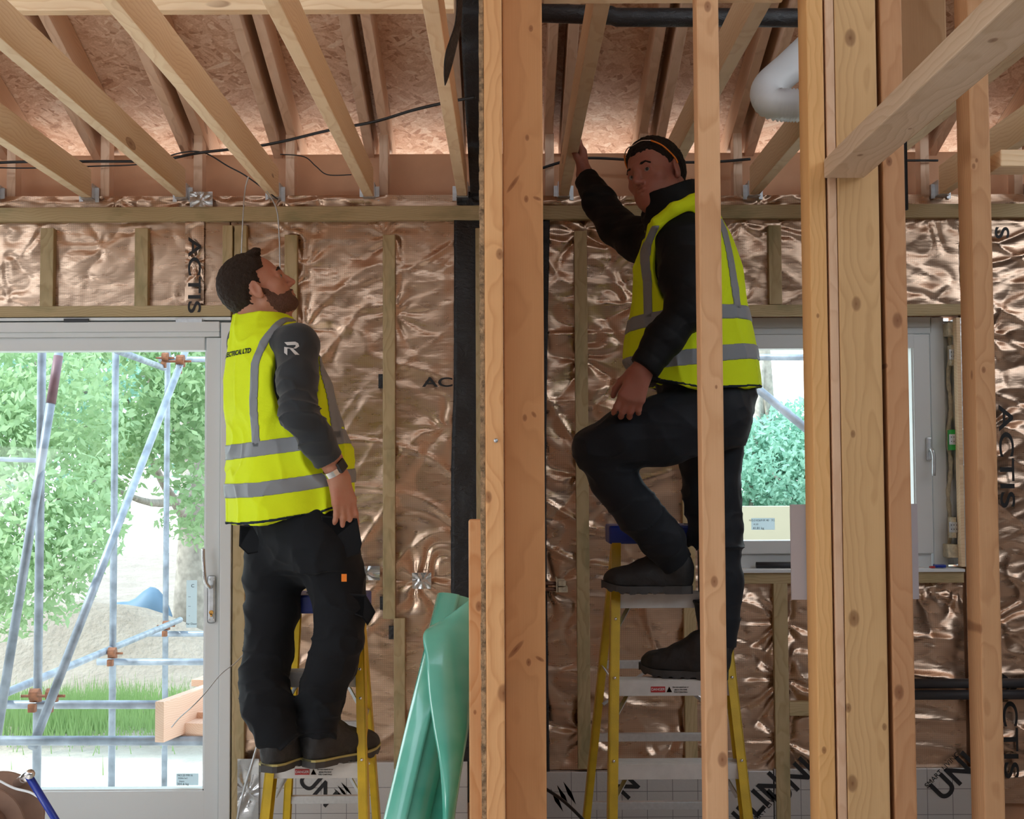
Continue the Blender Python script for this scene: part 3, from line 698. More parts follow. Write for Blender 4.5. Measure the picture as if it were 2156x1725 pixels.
# ================================================================ NEAR STUD FRAME
YF = 2.95
def stud(px0, px1, label, yf=YF, depth=0.089, py_ref=1000, top=2.95, bottom=0.0, knots=(), lc=PINE_L, dc=PINE_D, pith=(0.02,-0.12), ring=95, name='timber_stud', cat='stud', group=None, auto=False, bevel=0.004, mat=None):
    """front face between px0 and px1 at py_ref; knots (px,py,size,'f'|'s')"""
    a = P(px0,py_ref,yf).x; b = P(px1,py_ref,yf).x; xc = (a+b)/2; kn = []
    for kk in knots:
        kx,ky,ks,fc = kk[:4]
        q = P(kx,ky,yf)
        if fc == 'f': kn.append((q.z-bottom, q.x-xc, -depth/2, ks, 'z')+tuple(kk[4:]))
        else:
            t = (kx-px0)/((px1-px0) or 1)
            kn.append((q.z-bottom, -(b-a)/2, -depth/4, ks, 'y'))
    mt = mat or wood('pine_'+label[:18].replace(' ','_'), lc, dc, kn, auto_knots=auto, pith=pith, ring=ring)
    o = timber(name, (xc,yf+depth/2,bottom), (xc,yf+depth/2,top), b-a, depth, mt, bevel=bevel)
    return tag(o, label, cat, group)
g = 'studs of the near frame'
stud(1022, 1060.6, 'narrow front stud with raw OSB edge on its left, at picture centre', yf=2.88, depth=0.089, knots=[(1028,1047,0.014,'f'),(1060,1460,0.02,'f'),(1052,535,0.012,'f')], pith=(0.03,-0.2), group=g)
stud(1061.5, 1147, 'wide front post with V-shaped brown knots, at picture centre', yf=2.97, depth=0.042, lc=(0.726,0.363,0.154), dc=(0.605,0.281,0.11), ring=60, pith=(0.0,-0.25),
     knots=[(1080,388,0.0075,'f',-0.62,5.2),(1131,418,0.006,'f',1.2,2.4),(1108,419,0.008,'f'),(1105,880,0.010,'f'),(1124,873,0.008,'f',0.6,1.8),(1086,1368,0.0085,'f',-0.72,4.4),(1113,1395,0.008,'f'),(1137,1388,0.006,'f',1.05,2.6),(1110,290,0.008,'f'),(1118,60,0.008,'f')], group=g)
# OSB sheet seen on its edge
a = P(1012,1000,2.885).x; b = P(1021.6,1000,2.885).x
bm = bmesh.new(); N = 150
for k in range(N):
    z0 = 2.95*k/N; z1 = 2.95*(k+1)/N; j = 0.0016*random.random()
    add_box(bm, a-j, b, 2.885-random.random()*0.002, 5.52, z0, z1)
bmesh.ops.remove_doubles(bm, verts=bm.verts[:], dist=0.00001)
M['osb_edge'] = plain('osb_edge', (0.34,0.215,0.115), 0.9, nz=0.55, nscale=90, bump=1.0, bscale=160)
_osb = bm_link('osb_sheet', bm, M['osb_edge']); _osb.data.materials.append(M['osb'])
for _p in _osb.data.polygons:
    if abs(_p.normal.x) > 0.7: _p.material_index = 1
tag(_osb, 'rough OSB sheet seen edge-on along the left of the front stud', 'board')
zt = P(1000,1095,3.0).z
stud(986, 1020, 'short timber offcut standing left of the front stud, green roll leaning on it', yf=3.0, depth=0.063, top=zt, knots=[(1008,1277,0.012,'f'),(1000,1500,0.006,'f')], lc=(0.748,0.44,0.22), group=g)
stud(1478, 1525.5, 'single stud standing in front of the dark-jacketed man', depth=0.063, knots=[(1504,1225,0.013,'f'),(1521,1600,0.016,'f'),(1490,14,0.012,'f'),(1508,815,0.005,'f')], lc=(0.77,0.451,0.242), dc=(0.594,0.308,0.143), group=g)
stud(1713, 1749, 'slim orange stud left of the wide knotty post', knots=[(1722,665,0.006,'f'),(1735,1580,0.008,'f')], lc=(0.726,0.418,0.176), dc=(0.572,0.297,0.099), pith=(0.1,-0.3), ring=120, group=g)
stud(1773, 1862, 'wide post full of round knots in the right half', knots=[(1790,80,0.019,'f'),(1803,640,0.018,'f'),(1796,914,0.010,'f'),(1798,1302,0.018,'f'),(1786,1491,0.010,'f'),(1862,1531,0.009,'f'),(1795,1650,0.018,'f')], lc=(0.605,0.38,0.182), dc=(0.462,0.27,0.116), pith=(-0.02,-0.07), ring=70, depth=0.089, group=g)
stud(1871.5, 1918, 'reddish stud with a dark scorched knot right of the knotty post', knots=[(1890,675,0.020,'f'),(1893,1458,0.018,'f'),(1866,770,0.006,'f'),(1872,340,0.01,'f')], lc=(0.572,0.308,0.154), dc=(0.44,0.209,0.094), group=g)
stud(2058, 2101, 'reddish stud near the right frame edge', knots=[(2071,779,0.008,'f'),(2047,788,0.012,'s'),(2050,350,0.008,'f'),(2056,338,0.006,'f'),(2060,1325,0.014,'f')], lc=(0.66,0.374,0.187), dc=(0.484,0.242,0.11), group=g)
stud(1753, 1772, 'thin pale strip squeezed between slim orange stud and knotty post', lc=(0.814,0.55,0.363), dc=(0.66,0.396,0.242), group=g)
# cripple board and strip above the header
zb = P(1930,208,3.1).z
stud(1883, 1994, 'wide cripple board above the header at upper right', yf=3.10, depth=0.042, bottom=zb, py_ref=100, lc=(0.638,0.407,0.22), dc=(0.462,0.264,0.121), ring=45, group=g)
stud(1877, 1894, 'thin pale upright strip in front of the wide cripple board', yf=3.05, depth=0.038, bottom=zb, py_ref=100, lc=(0.792,0.517,0.33), group=g)
# header running towards the camera
hz = 0.66; k = wood('header_timber', (0.66,0.50,0.36), (0.50,0.35,0.22), [(1.83,-0.02,0.0,0.010,'z'),(1.1,-0.01,0,0.012,'z'),(1.62,0.02,0.0,0.008,'z')], auto_knots=False, pith=(0.0,0.06), ring=70)
o = timber('header_beam', (0.7535,0.9,EYE+hz+0.021), (0.7535,2.945,EYE+hz+0.021), 0.089, 0.042, k)
tag(o, 'big flat timber header coming towards the viewer at upper right', 'beam')
q = P(2078,351,2.96); q2 = P(2300,351,2.96)
o = timber('noggin', (q.x+0.03,3.0,q.z+0.019), (2.2,3.0,q.z+0.019), 0.089, 0.038, M['pale'], side=(0,1,0)); tag(o, 'short pale horizontal noggin at the right edge, beside the reddish stud', 'noggin')
# screw in the front stud
q = P(1044,928,2.879); tag(tube('screw_head', [q, q+Vector((0,-0.003,0))], 0.0045, M['galv']), 'lone screw head in the narrow front stud', 'screw')
# pale card behind the posts
a = P(1664,1262,3.06); b = P(1927,1061,3.06)
tag(box('card_sheet', a.x, b.x, 3.045, 3.051, a.z, b.z, M['whitegrey']), 'pale grey-white card sheet fixed behind the posts in front of the window', 'sheet')
# sole plate
tag(timber('sole_plate', (-0.07,2.995,0.02),(2.3,2.995,0.02),0.089,0.04,M['pine'],side=(0,1,0)), 'timber sole plate under the near studs', 'plate')

# ================================================================ SERVICES
# flexible duct
dp = smooth_path([P(1790,20,4.75),P(1725,82,4.7),P(1665,140,4.62),P(1618,185,4.55),P(1624,216,4.5),P(1672,222,4.5),P(1740,224,4.5),P(1800,224,4.5)], 26)
rr = []; acc = 0
for i,p in enumerate(dp):
    if i: acc += (dp[i]-dp[i-1]).length
    rr.append(acc)
tot = rr[-1]; n = int(tot/0.0055); pts = []; j = 0
for i in range(n+1):
    s_ = tot*i/n
    while j < len(rr)-2 and rr[j+1] < s_: j += 1
    t = (s_-rr[j])/max(1e-6,rr[j+1]-rr[j]); pts.append(dp[j].lerp(dp[j+1],t))
o = tube('flexible_duct', pts, [0.054+0.0038*(1 if i%2 else -1) for i in range(n+1)], M['duct'], seg=36); tag(o, 'white corrugated flexible duct bending between the joists', 'duct')
# black drop pipe with open end
q = P(1906,442,3.7); e = [q, q+Vector((0,0,0.9))]
bm = tube_mesh([Vector((0,0,0)),Vector((0,0,0.7))],0.0085,16,cap=False)
o = bm_link('drop_pipe', bm, M['black_plastic'], smooth=True); o.location = q; s = o.modifiers.new('w','SOLIDIFY'); s.thickness = 0.0015; tag(o,'thin black pipe hanging down behind the header, open at its lower end','pipe')
for dy,l in ((1440,'upper'),(1464,'lower')):
    a = P(1915,dy,5.52); o = tube('wall_pipe', [P(1880,dy,5.52),P(2300,dy-2,5.52)], 0.020, M['pipe_grey'], seg=14); tag(o, l+' of two dark grey insulated pipes along the wall at lower right','pipe','insulated wall pipes')
for dy,l in ((1229,'upper'),(1241,'lower')):
    o = tube('copper_pipe', [P(1120,dy,5.50),P(1176,dy,5.50)], 0.008, plain('dull_copper',(0.18,0.09,0.06),0.5,0.6)); tag(o, l+' of two short copper pipe ends in the clip by the wide front post','pipe','copper pipe ends')
q = P(1186,1234,5.5); bm = bmesh.new(); add_box(bm,-0.022,0.018,-0.014,0.10,-0.026,-0.004,bevel=0.002); add_box(bm,-0.022,0.010,-0.014,0.10,0.0,0.022,bevel=0.002); add_box(bm,-0.03,-0.024,-0.014,0.10,-0.026,0.03,bevel=0.001)
o = bm_link('pipe_clip', bm, M['foam']); o.location = q; tag(o,'pale plastic pipe clip right of the wide front post','clip')
# black cables in the roof
def cable(pp, r, label, mat='black_plastic', name='cable'):
    return tag(tube(name, smooth_path([P(*p) for p in pp],8), r, M[mat], seg=8), label, 'cable')
cable([(-60,346,5.5),(40,341,5.5),(190,340,5.5),(330,338,5.55),(420,322,5.5),(560,305,5.3),(690,275,5.2),(790,256,5.1),(870,232,5.0),(948,214,4.95),(1000,205,4.9)],0.006,'long black cable rising across the joists from the left edge to the curtain')
cable([(-40,352,5.58),(60,354,5.58),(200,350,5.6),(300,345,5.62),(380,322,5.5),(430,322,5.5),(480,350,5.5),(520,372,5.5),(585,420,5.52)],0.003,'thin black cable looping down between joists near the torn foil')
cable([(1120,362,5.6),(1160,348,5.6),(1205,336,5.6),(1260,333,5.6),(1400,341,5.6),(1500,341,5.6),(1580,335,5.6)],0.006,'black cable behind the dark-jacketed man\'s head')
cable([(1900,338,5.6),(1975,338,5.6)],0.005,'short black cable behind the drop pipe')
cable([(590,325,5.6),(640,330,5.6),(665,350,5.6),(690,368,5.6),(740,368,5.6)],0.0025,'thin cable drooping from the rafter right of the torn foil')
cable([(523,372,5.45),(516,400,5.45),(512,450,5.45),(508,540,5.5)],0.003,'thin grey cable hanging in front of the batten above the looking-up man','galv')
cable([(560,400,5.45),(582,440,5.45),(588,500,5.48),(590,580,5.5)],0.003,'thin grey cable hanging just right of the looking-up man\'s head','galv')
cable([(535,1350,5.5),(500,1392,5.45),(465,1420,5.4),(430,1462,5.35),(405,1488,5.3),(378,1512,5.3),(361,1532,5.3)],0.0022,'thin grey wire sticking out across the door glass','galv','wire')
cable([(545,1560,5.45),(530,1610,5.4),(515,1660,5.4),(500,1725,5.4),(495,1800,5.4)],0.005,'grey cable hanging at the foot of the door batten','galv')
cable([(1130,1650,4.9),(1190,1690,4.8),(1260,1760,4.7)],0.006,'dark cable sloping down behind the foot of the right ladder')
# ---------------- leaning green membrane roll
top = P(966,1262,3.25); bot = Vector((P(858,1725,3.08).x,3.02,0.02)); d = (P(858,1725,3.10)-top); bot = top + d*((top.z-0.03)/(-d.z))
gr = empty('membrane_roll', (bot.x,bot.y,0.0), 'roll of shiny green vapour membrane leaning against the front posts', 'roll')
ax = (top-bot).normalized(); up = Vector((0,-1,0)); up = (up-ax*up.dot(ax)).normalized(); sd = ax.cross(up)
L = (top-bot).length; Rr = 0.056
bm = bmesh.new(); nA = 140; rows = []
# spiral rolled sheet
nt_ = 3.0; na = 150
for i in range(na+1):
    th = 2*math.pi*nt_*i/na; r = 0.034 + (Rr-0.034)*i/na
    c = (up*math.cos(th)+sd*math.sin(th))*r
    rows.append([bm.verts.new(bot-gr.location + ax*(L*t) + c) for t in (0,0.25,0.5,0.75,1)])
for a_,b_ in zip(rows,rows[1:]):
    for k in range(4): bm.faces.new((a_[k],b_[k],b_[k+1],a_[k+1]))
o = bm_link('rolled_sheet', bm, M['gmem'], gr, smooth=True); s = o.modifiers.new('t','SOLIDIFY'); s.thickness = 0.0012
bm = tube_mesh([bot-gr.location+ax*0.01, bot-gr.location+ax*(L-0.015)], 0.028, 24, cap=False)
o = bm_link('cardboard_core', bm, M['card'], gr, smooth=True); s = o.modifiers.new('t','SOLIDIFY'); s.thickness = 0.004
# loose outer flap peeling away on the right and draping down
YQ = 3.07
fl = [((925,1308,3.19),(990,1262,3.20)),((892,1334,3.12),(992,1330,3.14)),((897,1390,3.08),(992,1400,3.12)),((902,1460,3.06),(990,1470,3.10)),((912,1530,3.04),(987,1530,3.08)),((924,1600,3.02),(976,1600,3.05)),((930,1665,3.01),(966,1665,3.03)),((932,1725,3.0),(958,1725,3.02)),((932,1800,3.0),(954,1800,3.02))]
Ls = smooth_path([P(*a) for a,b in fl],8); Rs = smooth_path([P(*b) for a,b in fl],8)
bm = bmesh.new(); rows = []
for a_,b_ in zip(Ls,Rs):
    row = []
    for k in range(13):
        t = k/12; p = a_.lerp(b_,t); p.y -= 0.018*math.sin(math.pi*t)
        row.append(bm.verts.new(p-gr.location))
    rows.append(row)
for r0,r1 in zip(rows,rows[1:]):
    for k in range(12): bm.faces.new((r0[k],r0[k+1],r1[k+1],r1[k]))
o = bm_link('loose_flap', bm, M['gmem'], gr, smooth=True); s = o.modifiers.new('t','SOLIDIFY'); s.thickness = 0.0012
fl = [((960,1330,3.18),(992,1330,3.16)),((935,1440,3.16),(990,1440,3.14)),((905,1560,3.14),(975,1560,3.12)),((885,1640,3.12),(962,1640,3.1)),((870,1725,3.10),(950,1725,3.08)),((860,1810,3.10),(945,1810,3.08))]
bm = bmesh.new(); rows = []
for a_,b_ in zip(smooth_path([P(*a) for a,b in fl],6), smooth_path([P(*b) for a,b in fl],6)):
    rows.append([bm.verts.new(a_.lerp(b_,k/8)-gr.location+Vector((0,0.02*math.sin(math.pi*k/8),0))) for k in range(9)])
for r0,r1 in zip(rows,rows[1:]):
    for k in range(8): bm.faces.new((r0[k],r0[k+1],r1[k+1],r1[k]))
o = bm_link('inner_flap', bm, M['gmem'], gr, smooth=True); s = o.modifiers.new('t','SOLIDIFY'); s.thickness = 0.0012

# ---------------- cable reel in the lower left corner
q = P(8,1725,3.3)
cr = empty('cable_reel', (q.x-0.05,3.3,0), 'brown cardboard cable reel on a blue stand in the bottom left corner', 'cable reel')
def disc(nm, cx, cz, y, r, th, mat, par):
    bm = bmesh.new(); bmesh.ops.create_cone(bm, cap_ends=True, segments=48, radius1=r, radius2=r, depth=th, matrix=Matrix.Rotation(R(90),4,'X'))
    bmesh.ops.bevel(bm, geom=[e for e in bm.edges if len(e.link_faces)==2 and e.calc_face_angle(0)>0.8], offset=th*0.3, segments=2, affect='EDGES')
    o = bm_link(nm, bm, mat, par, smooth=False); o.location = Vector((cx,y,cz))-par.location; return o
c0 = P(0,1722,3.3)
M['card2'] = plain('cardboard_flange',(0.30,0.18,0.125),0.85,nz=0.12,nscale=25)
for i,(dx,r) in enumerate(((-0.02,0.10),(0.0,0.104),(0.022,0.10))):
    pass
disc('flange', c0.x-0.008, c0.z, 3.34, 0.104, 0.006, M['card2'], cr); disc('flange', c0.x-0.028, c0.z-0.018, 3.27, 0.102, 0.006, M['card2'], cr); disc('flange', c0.x-0.05, c0.z-0.032, 3.20, 0.092, 0.006, M['card2'], cr)
disc('drum', c0.x-0.028, c0.z-0.018, 3.27, 0.060, 0.14, M['card'], cr)
tube('loose_cable', smooth_path([P(0,1645,3.25),P(30,1660,3.24),P(70,1672,3.23),P(100,1700,3.22),P(112,1740,3.22)],8),0.003,M['paper'],cr)
st = P(112,1740,3.42)
tube('stand_leg',[P(60,1634,3.14),P(124,1738,3.14),Vector((P(150,1780,3.14).x,3.14,0.01))],0.0095,M['blue'],cr)
tube('stand_leg',[P(56,1632,3.42),P(60,1790,3.55),Vector((P(70,1900,3.6).x,3.6,0.01))],0.0095,M['blue'],cr)
tube('stand_axle',[P(36,1650,3.34),P(64,1630,3.12)],0.011,M['chrome'],cr)
# ================================================================ OUTSIDE
GZ = -0.25
def mk_ground():
    n = NT('building_site_ground'); v = n.obj(); s = n.sep(v)
    near = n.mix(n.noise(v, 3.0, 5, 0.6), (0.88,0.84,0.78), (0.66,0.60,0.52)); soil = n.mix(n.noise(v, 2.5, 6, 0.65), (0.42,0.36,0.31), (0.20,0.155,0.12))
    sand = n.mix(n.ramp(n.math('MULTIPLY', s[1], 0.05), [(0.56,0.0),(0.66,1.0)]), near, soil)
    gr = n.mix(n.noise(v, 9.0, 5, 0.7), (0.22,0.36,0.12), (0.36,0.48,0.22))
    f = n.ramp(n.math('ADD', n.math('MULTIPLY', s[1], 0.06), n.math('MULTIPLY', n.noise(v, 0.7, 3), 0.5)), [(1.12,0.0),(1.2,1.0)])
    n.bsdf(n.mix(f, sand, gr), 0.9, 0, n.bump(n.noise(v, 12, 5), 0.8, 0.05)); return n.m
M['ground'] = mk_ground()
nx, ny = 140, 110
X, Y = np.meshgrid(np.linspace(-22,14,nx), np.linspace(5.9,42,ny))
Z = np.interp(Y,[6,7.5,9.5,11.3,18,42],[-0.35,-0.5,-0.8,-1.15,-1.15,-0.9]) + 0.05*vnoise(X*1.3,Y*1.3,0,3) + 0.03*vnoise(X*4,Y*4,0,4)
Z += 0.85*np.exp(-(((X+5.1)/1.5)**2+((Y-18)/1.2)**2)) + 0.5*np.exp(-(((X+6.6)/1.1)**2+((Y-17.6)/1.0)**2))*(1+0.3*vnoise(X*3,Y*3,0,6))
V = np.stack([X,Y,Z],-1).reshape(-1,3); i = (np.arange(ny-1)[:,None]*nx+np.arange(nx-1)[None,:]).ravel()
S(link('ground', np_mesh('ground',V,np.stack([i,i+1,i+nx+1,i+nx],1)), M['ground']))
def mk_leaf(name, a, b):
    n = NT(name); v = n.obj()
    c = n.mix(n.noise(v, 1.3, 2), a, b)
    d = n.n('ShaderNodeBsdfDiffuse'); n.l(c, d.inputs[0]); t = n.n('ShaderNodeBsdfTranslucent'); n.l(c, t.inputs[0])
    mx = n.n('ShaderNodeMixShader'); mx.inputs[0].default_value = 0.45; n.l(d.outputs[0], mx.inputs[1]); n.l(t.outputs[0], mx.inputs[2]); n.l(mx.outputs[0], n.out.inputs[0]); return n.m
M['leafA'] = mk_leaf('leaves_light', (0.30,0.46,0.25), (0.56,0.70,0.44)); M['leafB'] = mk_leaf('leaves_bluegreen', (0.26,0.50,0.38), (0.48,0.70,0.58))
M['bark'] = plain('bark', (0.34,0.30,0.26), 0.9, nz=0.3, nscale=9, bump=0.8, bscale=20)
M['grass'] = mk_leaf('grass_blades', (0.22,0.36,0.12), (0.36,0.50,0.22))
def leaves(name, blobs, nleaf, size, mat, parent=None, seed=1, origin=(0,0,0)):
    rg = np.random.default_rng(seed); out = []
    for (cx,cy,cz,rx,ry,rz,w) in blobs:
        m = int(nleaf*w); d = rg.normal(size=(m,3)); d /= np.linalg.norm(d,axis=1)[:,None]
        rad = rg.random(m)**0.45; out.append(np.array([cx,cy,cz])+d*rad[:,None]*np.array([rx,ry,rz]))
    C = np.concatenate(out); keep = vnoise(C[:,0]*1.5,C[:,1]*1.5,C[:,2]*1.5,seed)+0.4*vnoise(C[:,0]*5,C[:,1]*5,C[:,2]*5,seed+1) > -0.28
    C = C[keep]; m = len(C); a = rg.normal(size=(m,3)); a /= np.linalg.norm(a,axis=1)[:,None]; b = np.cross(a, rg.normal(size=(m,3))); b /= np.linalg.norm(b,axis=1)[:,None]
    s = size*(0.6+0.8*rg.random(m))[:,None]
    V = np.stack([C-a*s, C-b*s*0.45, C+a*s, C+b*s*0.45],1).reshape(-1,3) - np.array(origin)
    Q = np.arange(4*m).reshape(m,4)
    return link(name, np_mesh(name,V,Q,False), M[mat], parent)
def tree(base, h, trunk_r, blobs, nleaf, size, mat, label, seed, lean=(0,0)):
    e = empty('tree', base, label, 'tree', 'trees outside'); b = Vector(base)
    tp = b+Vector((lean[0],lean[1],h))
    tube('trunk', smooth_path([b-Vector((0,0,0.3)), b.lerp(tp,0.4)+Vector((0.08,0,0)), tp],6), [trunk_r*(1.15-0.7*k/12) for k in range(13)], M['bark'], e, seg=12, origin=b)
    rg = random.Random(seed); bm = bmesh.new()
    for k in range(9):
        t = 0.35+0.6*k/9; p0 = b.lerp(tp,t); bl = blobs[k%len(blobs)]
        p2 = Vector((bl[0]+rg.uniform(-.6,.6)*bl[3], bl[1]+rg.uniform(-.6,.6)*bl[4], bl[2]+rg.uniform(-.4,.6)*bl[5])); mid = p0.lerp(p2,0.5)+Vector((0,0,-0.15))
        t_ = tube_mesh([p-b for p in smooth_path([p0,mid,p2],5)], [trunk_r*0.35*(1-0.8*q/10) for q in range(11)], 6); me = bpy.data.meshes.new('tmp'); t_.to_mesh(me); t_.free(); bm.from_mesh(me); bpy.data.meshes.remove(me)
    bm_link('branches', bm, M['bark'], e, smooth=True)
    leaves('foliage', blobs, nleaf, size, mat, e, seed, base)
    return e
tree((-4.8,20.0,-1.15), 5.6, 0.26, [(-4.1,15.8,2.5,1.5,1.1,0.9,.35),(-4.8,15.2,1.7,0.9,.9,.8,.2),(-3.5,16.0,1.4,0.9,.8,.8,.15),(-4.4,16,3.8,2,1.4,1.0,.3)], 20000, 0.060, 'leafA', 'leafy tree with grey trunk seen through the right part of the door glass', 3)
tree((-6.1,13.6,-1.1), 5.0, 0.16, [(-5.0,13.0,2.0,1.3,1.0,1.1,.4),(-4.4,12.6,1.1,.8,.8,.7,.2),(-5.1,13.0,0.5,1.1,.8,.6,.2),(-5.8,13.5,3.4,2.0,1.4,1.2,.2)], 20000, 0.050, 'leafA', 'bushy tree seen through the left part of the door glass', 5)
tree((-9.5,22,-0.7), 6.0, 0.25, [(-9.0,22,3.4,3.4,2,2.2,.5),(-5.6,23,3.2,3.0,2,2.0,.5)], 12000, 0.10, 'leafB', 'pale bluish-green tree farthest behind the door', 8)
tree((4.6,24,-0.7), 5.0, 0.25, [(3.9,23,1.5,1.8,1.4,1.0,.4),(5.6,23.5,1.9,1.5,1.4,1.0,.4),(4.8,23,0.7,2.0,1.2,0.8,.2)], 30000, 0.06, 'leafB', 'blue-green trees seen through the window', 11)
tree((9.2,24.5,-0.7), 5.0, 0.25, [(8.4,23.5,1.6,1.5,1.4,1.2,1.0)], 16000, 0.06, 'leafB', 'green tree behind the right side of the window', 13)
# low hedge of grass in front of the mound
rg = np.random.default_rng(5); m = 9000
gx = rg.normal(-4.6,0.9,m); gy = rg.normal(14.8,0.7,m); gz = np.full(m,-1.2); hh = 0.14+0.22*rg.random(m)*np.clip(1-(gx+4.9)/3,0.3,1); ln = rg.normal(size=(m,2))*0.05; w = 0.008
V = np.stack([np.stack([gx-w,gy,gz],-1),np.stack([gx+w,gy,gz],-1),np.stack([gx+ln[:,0],gy+ln[:,1],gz+hh],-1)],1).reshape(-1,3)
o = link('grass', np_mesh('grass',V,np.arange(3*m).reshape(m,3),False), M['grass']); tag(o,'bright green grass in front of the sand mound outside the door','grass',kind='stuff')
# rubble stones on the ground just outside
rk = random.Random(9)
M['stone'] = plain('pale_stone',(0.72,0.67,0.62),0.9,nz=0.2,nscale=6)
for k in range(16):
    x = rk.uniform(-3.6,-2.3); y = rk.uniform(7.6,10.0); r = rk.uniform(0.03,0.10)
    bm = bmesh.new(); bmesh.ops.create_icosphere(bm, subdivisions=2, radius=r)
    for v in bm.verts: v.co *= 0.75+0.5*rk.random(); v.co.z *= 0.6
    o = bm_link('rubble_stone', bm, M['stone']); o.location = (x,y,np.interp(y,[7.5,9.5,11.3],[-0.5,-0.8,-1.15])+r*0.3); tag(o,'pale rubble stone on the ground under the scaffolding','stone','rubble stones under the scaffolding')
# dark tarp heap beyond
q = P(300,1240,19.5); bm = bmesh.new(); bmesh.ops.create_icosphere(bm, subdivisions=3, radius=0.5)
for v in bm.verts: v.co.x *= 0.9; v.co.y *= 0.5; v.co.z = v.co.z*0.75 + 0.10*math.sin(v.co.x*9)
o = bm_link('tarpaulin', bm, plain('blue_tarp',(0.12,0.20,0.30),0.6), smooth=True); o.location = (q.x,19.5,-0.55); tag(o,'dark blue tarpaulin heap beyond the sand mound','tarpaulin')
# far wall / shed beyond the window
q0 = P(1540,1130,15); q1 = P(1960,1065,15)
tag(box('boundary_wall', q0.x-0.3, q1.x+2.0, 15.0, 15.3, -1.25, q1.z, plain('cream_render',(0.36,0.32,0.23),0.9,nz=0.05,nscale=2)), 'cream boundary wall seen through the bottom of the window', 'wall')

# ---------------- scaffolding outside the door
def sct(p, q, r=0.0242, mat='tube', label='', g='scaffold tubes'):
    return tag(tube('scaffold_tube', [p,q], r, M[mat], seg=14), label, 'scaffold tube', g)
sct(Vector((P(85,1000,7.6).x,7.6,-0.55)), Vector((P(85,1000,7.6).x,7.6,4.2)), label='upright scaffold tube nearest the left frame edge')
sct(Vector((P(241,1000,9.5).x,9.5,-0.85)), Vector((P(241,1000,9.5).x,9.5,4.5)), label='middle upright scaffold tube of the three beyond the door')
sct(Vector((P(351,1000,11.3).x,11.3,-1.2)), Vector((P(351,1000,11.3).x,11.3,5)), label='farthest upright scaffold tube, right of the middle one')
sct(P(125,738,7.35), P(-8,1560,7.0), mat='tube', label='tilted scaffold brace crossing the nearest upright')
tag(tube('paint_band',[P(123,750,7.34),P(107,850,7.30)],0.026,M['tube_red'],seg=14),'reddish painted stretch at the top of the tilted brace','paint band')
sct(P(392,735,9.2), P(68,1575,6.9), label='long pale diagonal scaffold brace in the middle of the door glass')
zz = P(0,1478,7.3).z
sct(Vector((-2.86,6.6,zz)), Vector((-2.80,11.4,zz)), label='low scaffold ledger running away from the house')
sct(P(-120,1560,6.75), P(500,1560,6.75), label='lowest horizontal scaffold tube across the door glass')
sct(P(-120,1484,7.55), P(420,1484,7.55), label='second lowest horizontal scaffold tube, behind the diagonal brace')
sct(P(205,1394,9.45), P(600,1394,9.45), label='third horizontal scaffold tube, behind the plank stack')
sct(P(310,1335,11.25), P(600,1335,11.25), label='farthest and highest of the low horizontal scaffold tubes')
sct(P(246,738,9.0), P(345,775,11.2), label='upper scaffold ledger at the top of the door glass')
sct(P(335,757,11.1), P(600,757,11.1), label='upper horizontal scaffold tube at the top right of the door glass')
sct(P(-60,965,11.2), P(75,970,11.2), r=0.02, label='thin dark horizontal tube at mid height by the left edge')
def coupler(px,py,Y,label):
    q = P(px,py,Y); e = empty('scaffold_coupler', q, label, 'coupler', 'rusty scaffold couplers')
    bm = bmesh.new(); bmesh.ops.create_cone(bm, cap_ends=True, segments=12, radius1=0.034, radius2=0.034, depth=0.05); bm_link('clamp', bm, M['rust'], e)
    bm = bmesh.new(); bmesh.ops.create_cone(bm, cap_ends=True, segments=12, radius1=0.034, radius2=0.034, depth=0.05, matrix=Matrix.Translation((0.01,-0.04,0.02))@Matrix.Rotation(R(90),4,'Y')); bm_link('clamp', bm, M['rust'], e)
    bm = tube_mesh([(-0.07,-0.03,0.01),(0.08,-0.03,0.01)],0.008,8); add_box(bm,-0.02,0.02,-0.07,-0.03,-0.075,-0.03,bevel=0.004); bm_link('bolt', bm, M['rust'], e)
coupler(75,1468,7.5,'rusty coupler on the nearest upright scaffold tube'); coupler(110,1468,7.35,'rusty coupler on the diagonal brace')
coupler(237,1378,9.4,'rusty coupler on the middle upright scaffold tube'); coupler(350,1320,11.2,'rusty coupler on the farthest upright scaffold tube')
coupler(348,757,11.1,'rusty coupler at the top of the farthest upright'); coupler(380,765,9.1,'rusty coupler at the top of the diagonal brace')
# plank stack sticking in from the right
def plank(px0,py0,px1,py1,Y,ln,label):
    a = P(px0,py1,Y); b = P(px1,py0,Y)
    o = timber('plank', ((a.x+b.x)/2,Y,(a.z+b.z)/2), ((a.x+b.x)/2+ln*0.22,Y+ln,(a.z+b.z)/2), b.x-a.x, b.z-a.z, M['deck'], bevel=0.003); return tag(o,label,'plank','planks stacked outside')
plank(325,1478,346,1564,6.55,2.6,'wide plank on edge at the left of the stack outside')
plank(376,1524,470,1560,6.75,1.2,'lowest plank of the stack outside')
plank(380,1500,470,1520,6.9,1.2,'second lowest plank of the stack outside')
plank(400,1462,470,1478,7.1,1.2,'third plank of the stack outside')
plank(400,1432,470,1447,7.3,1.2,'topmost plank of the stack outside')
# scaffold seen through the window
sct(P(1500,740,7.6), P(1990,1145,7.6), label='diagonal scaffold tube outside the window')
sct(P(1540,752,10), P(1990,754,10), label='horizontal scaffold tube at the top of the window glass')

for px_ in (1450, 2120):
    q = P(px_,1000,10.03); sct(Vector((q.x,10.05,-0.95)), Vector((q.x,10.05,4.3)), label=('left' if px_ < 1500 else 'right')+'-hand upright carrying the tube outside the window')
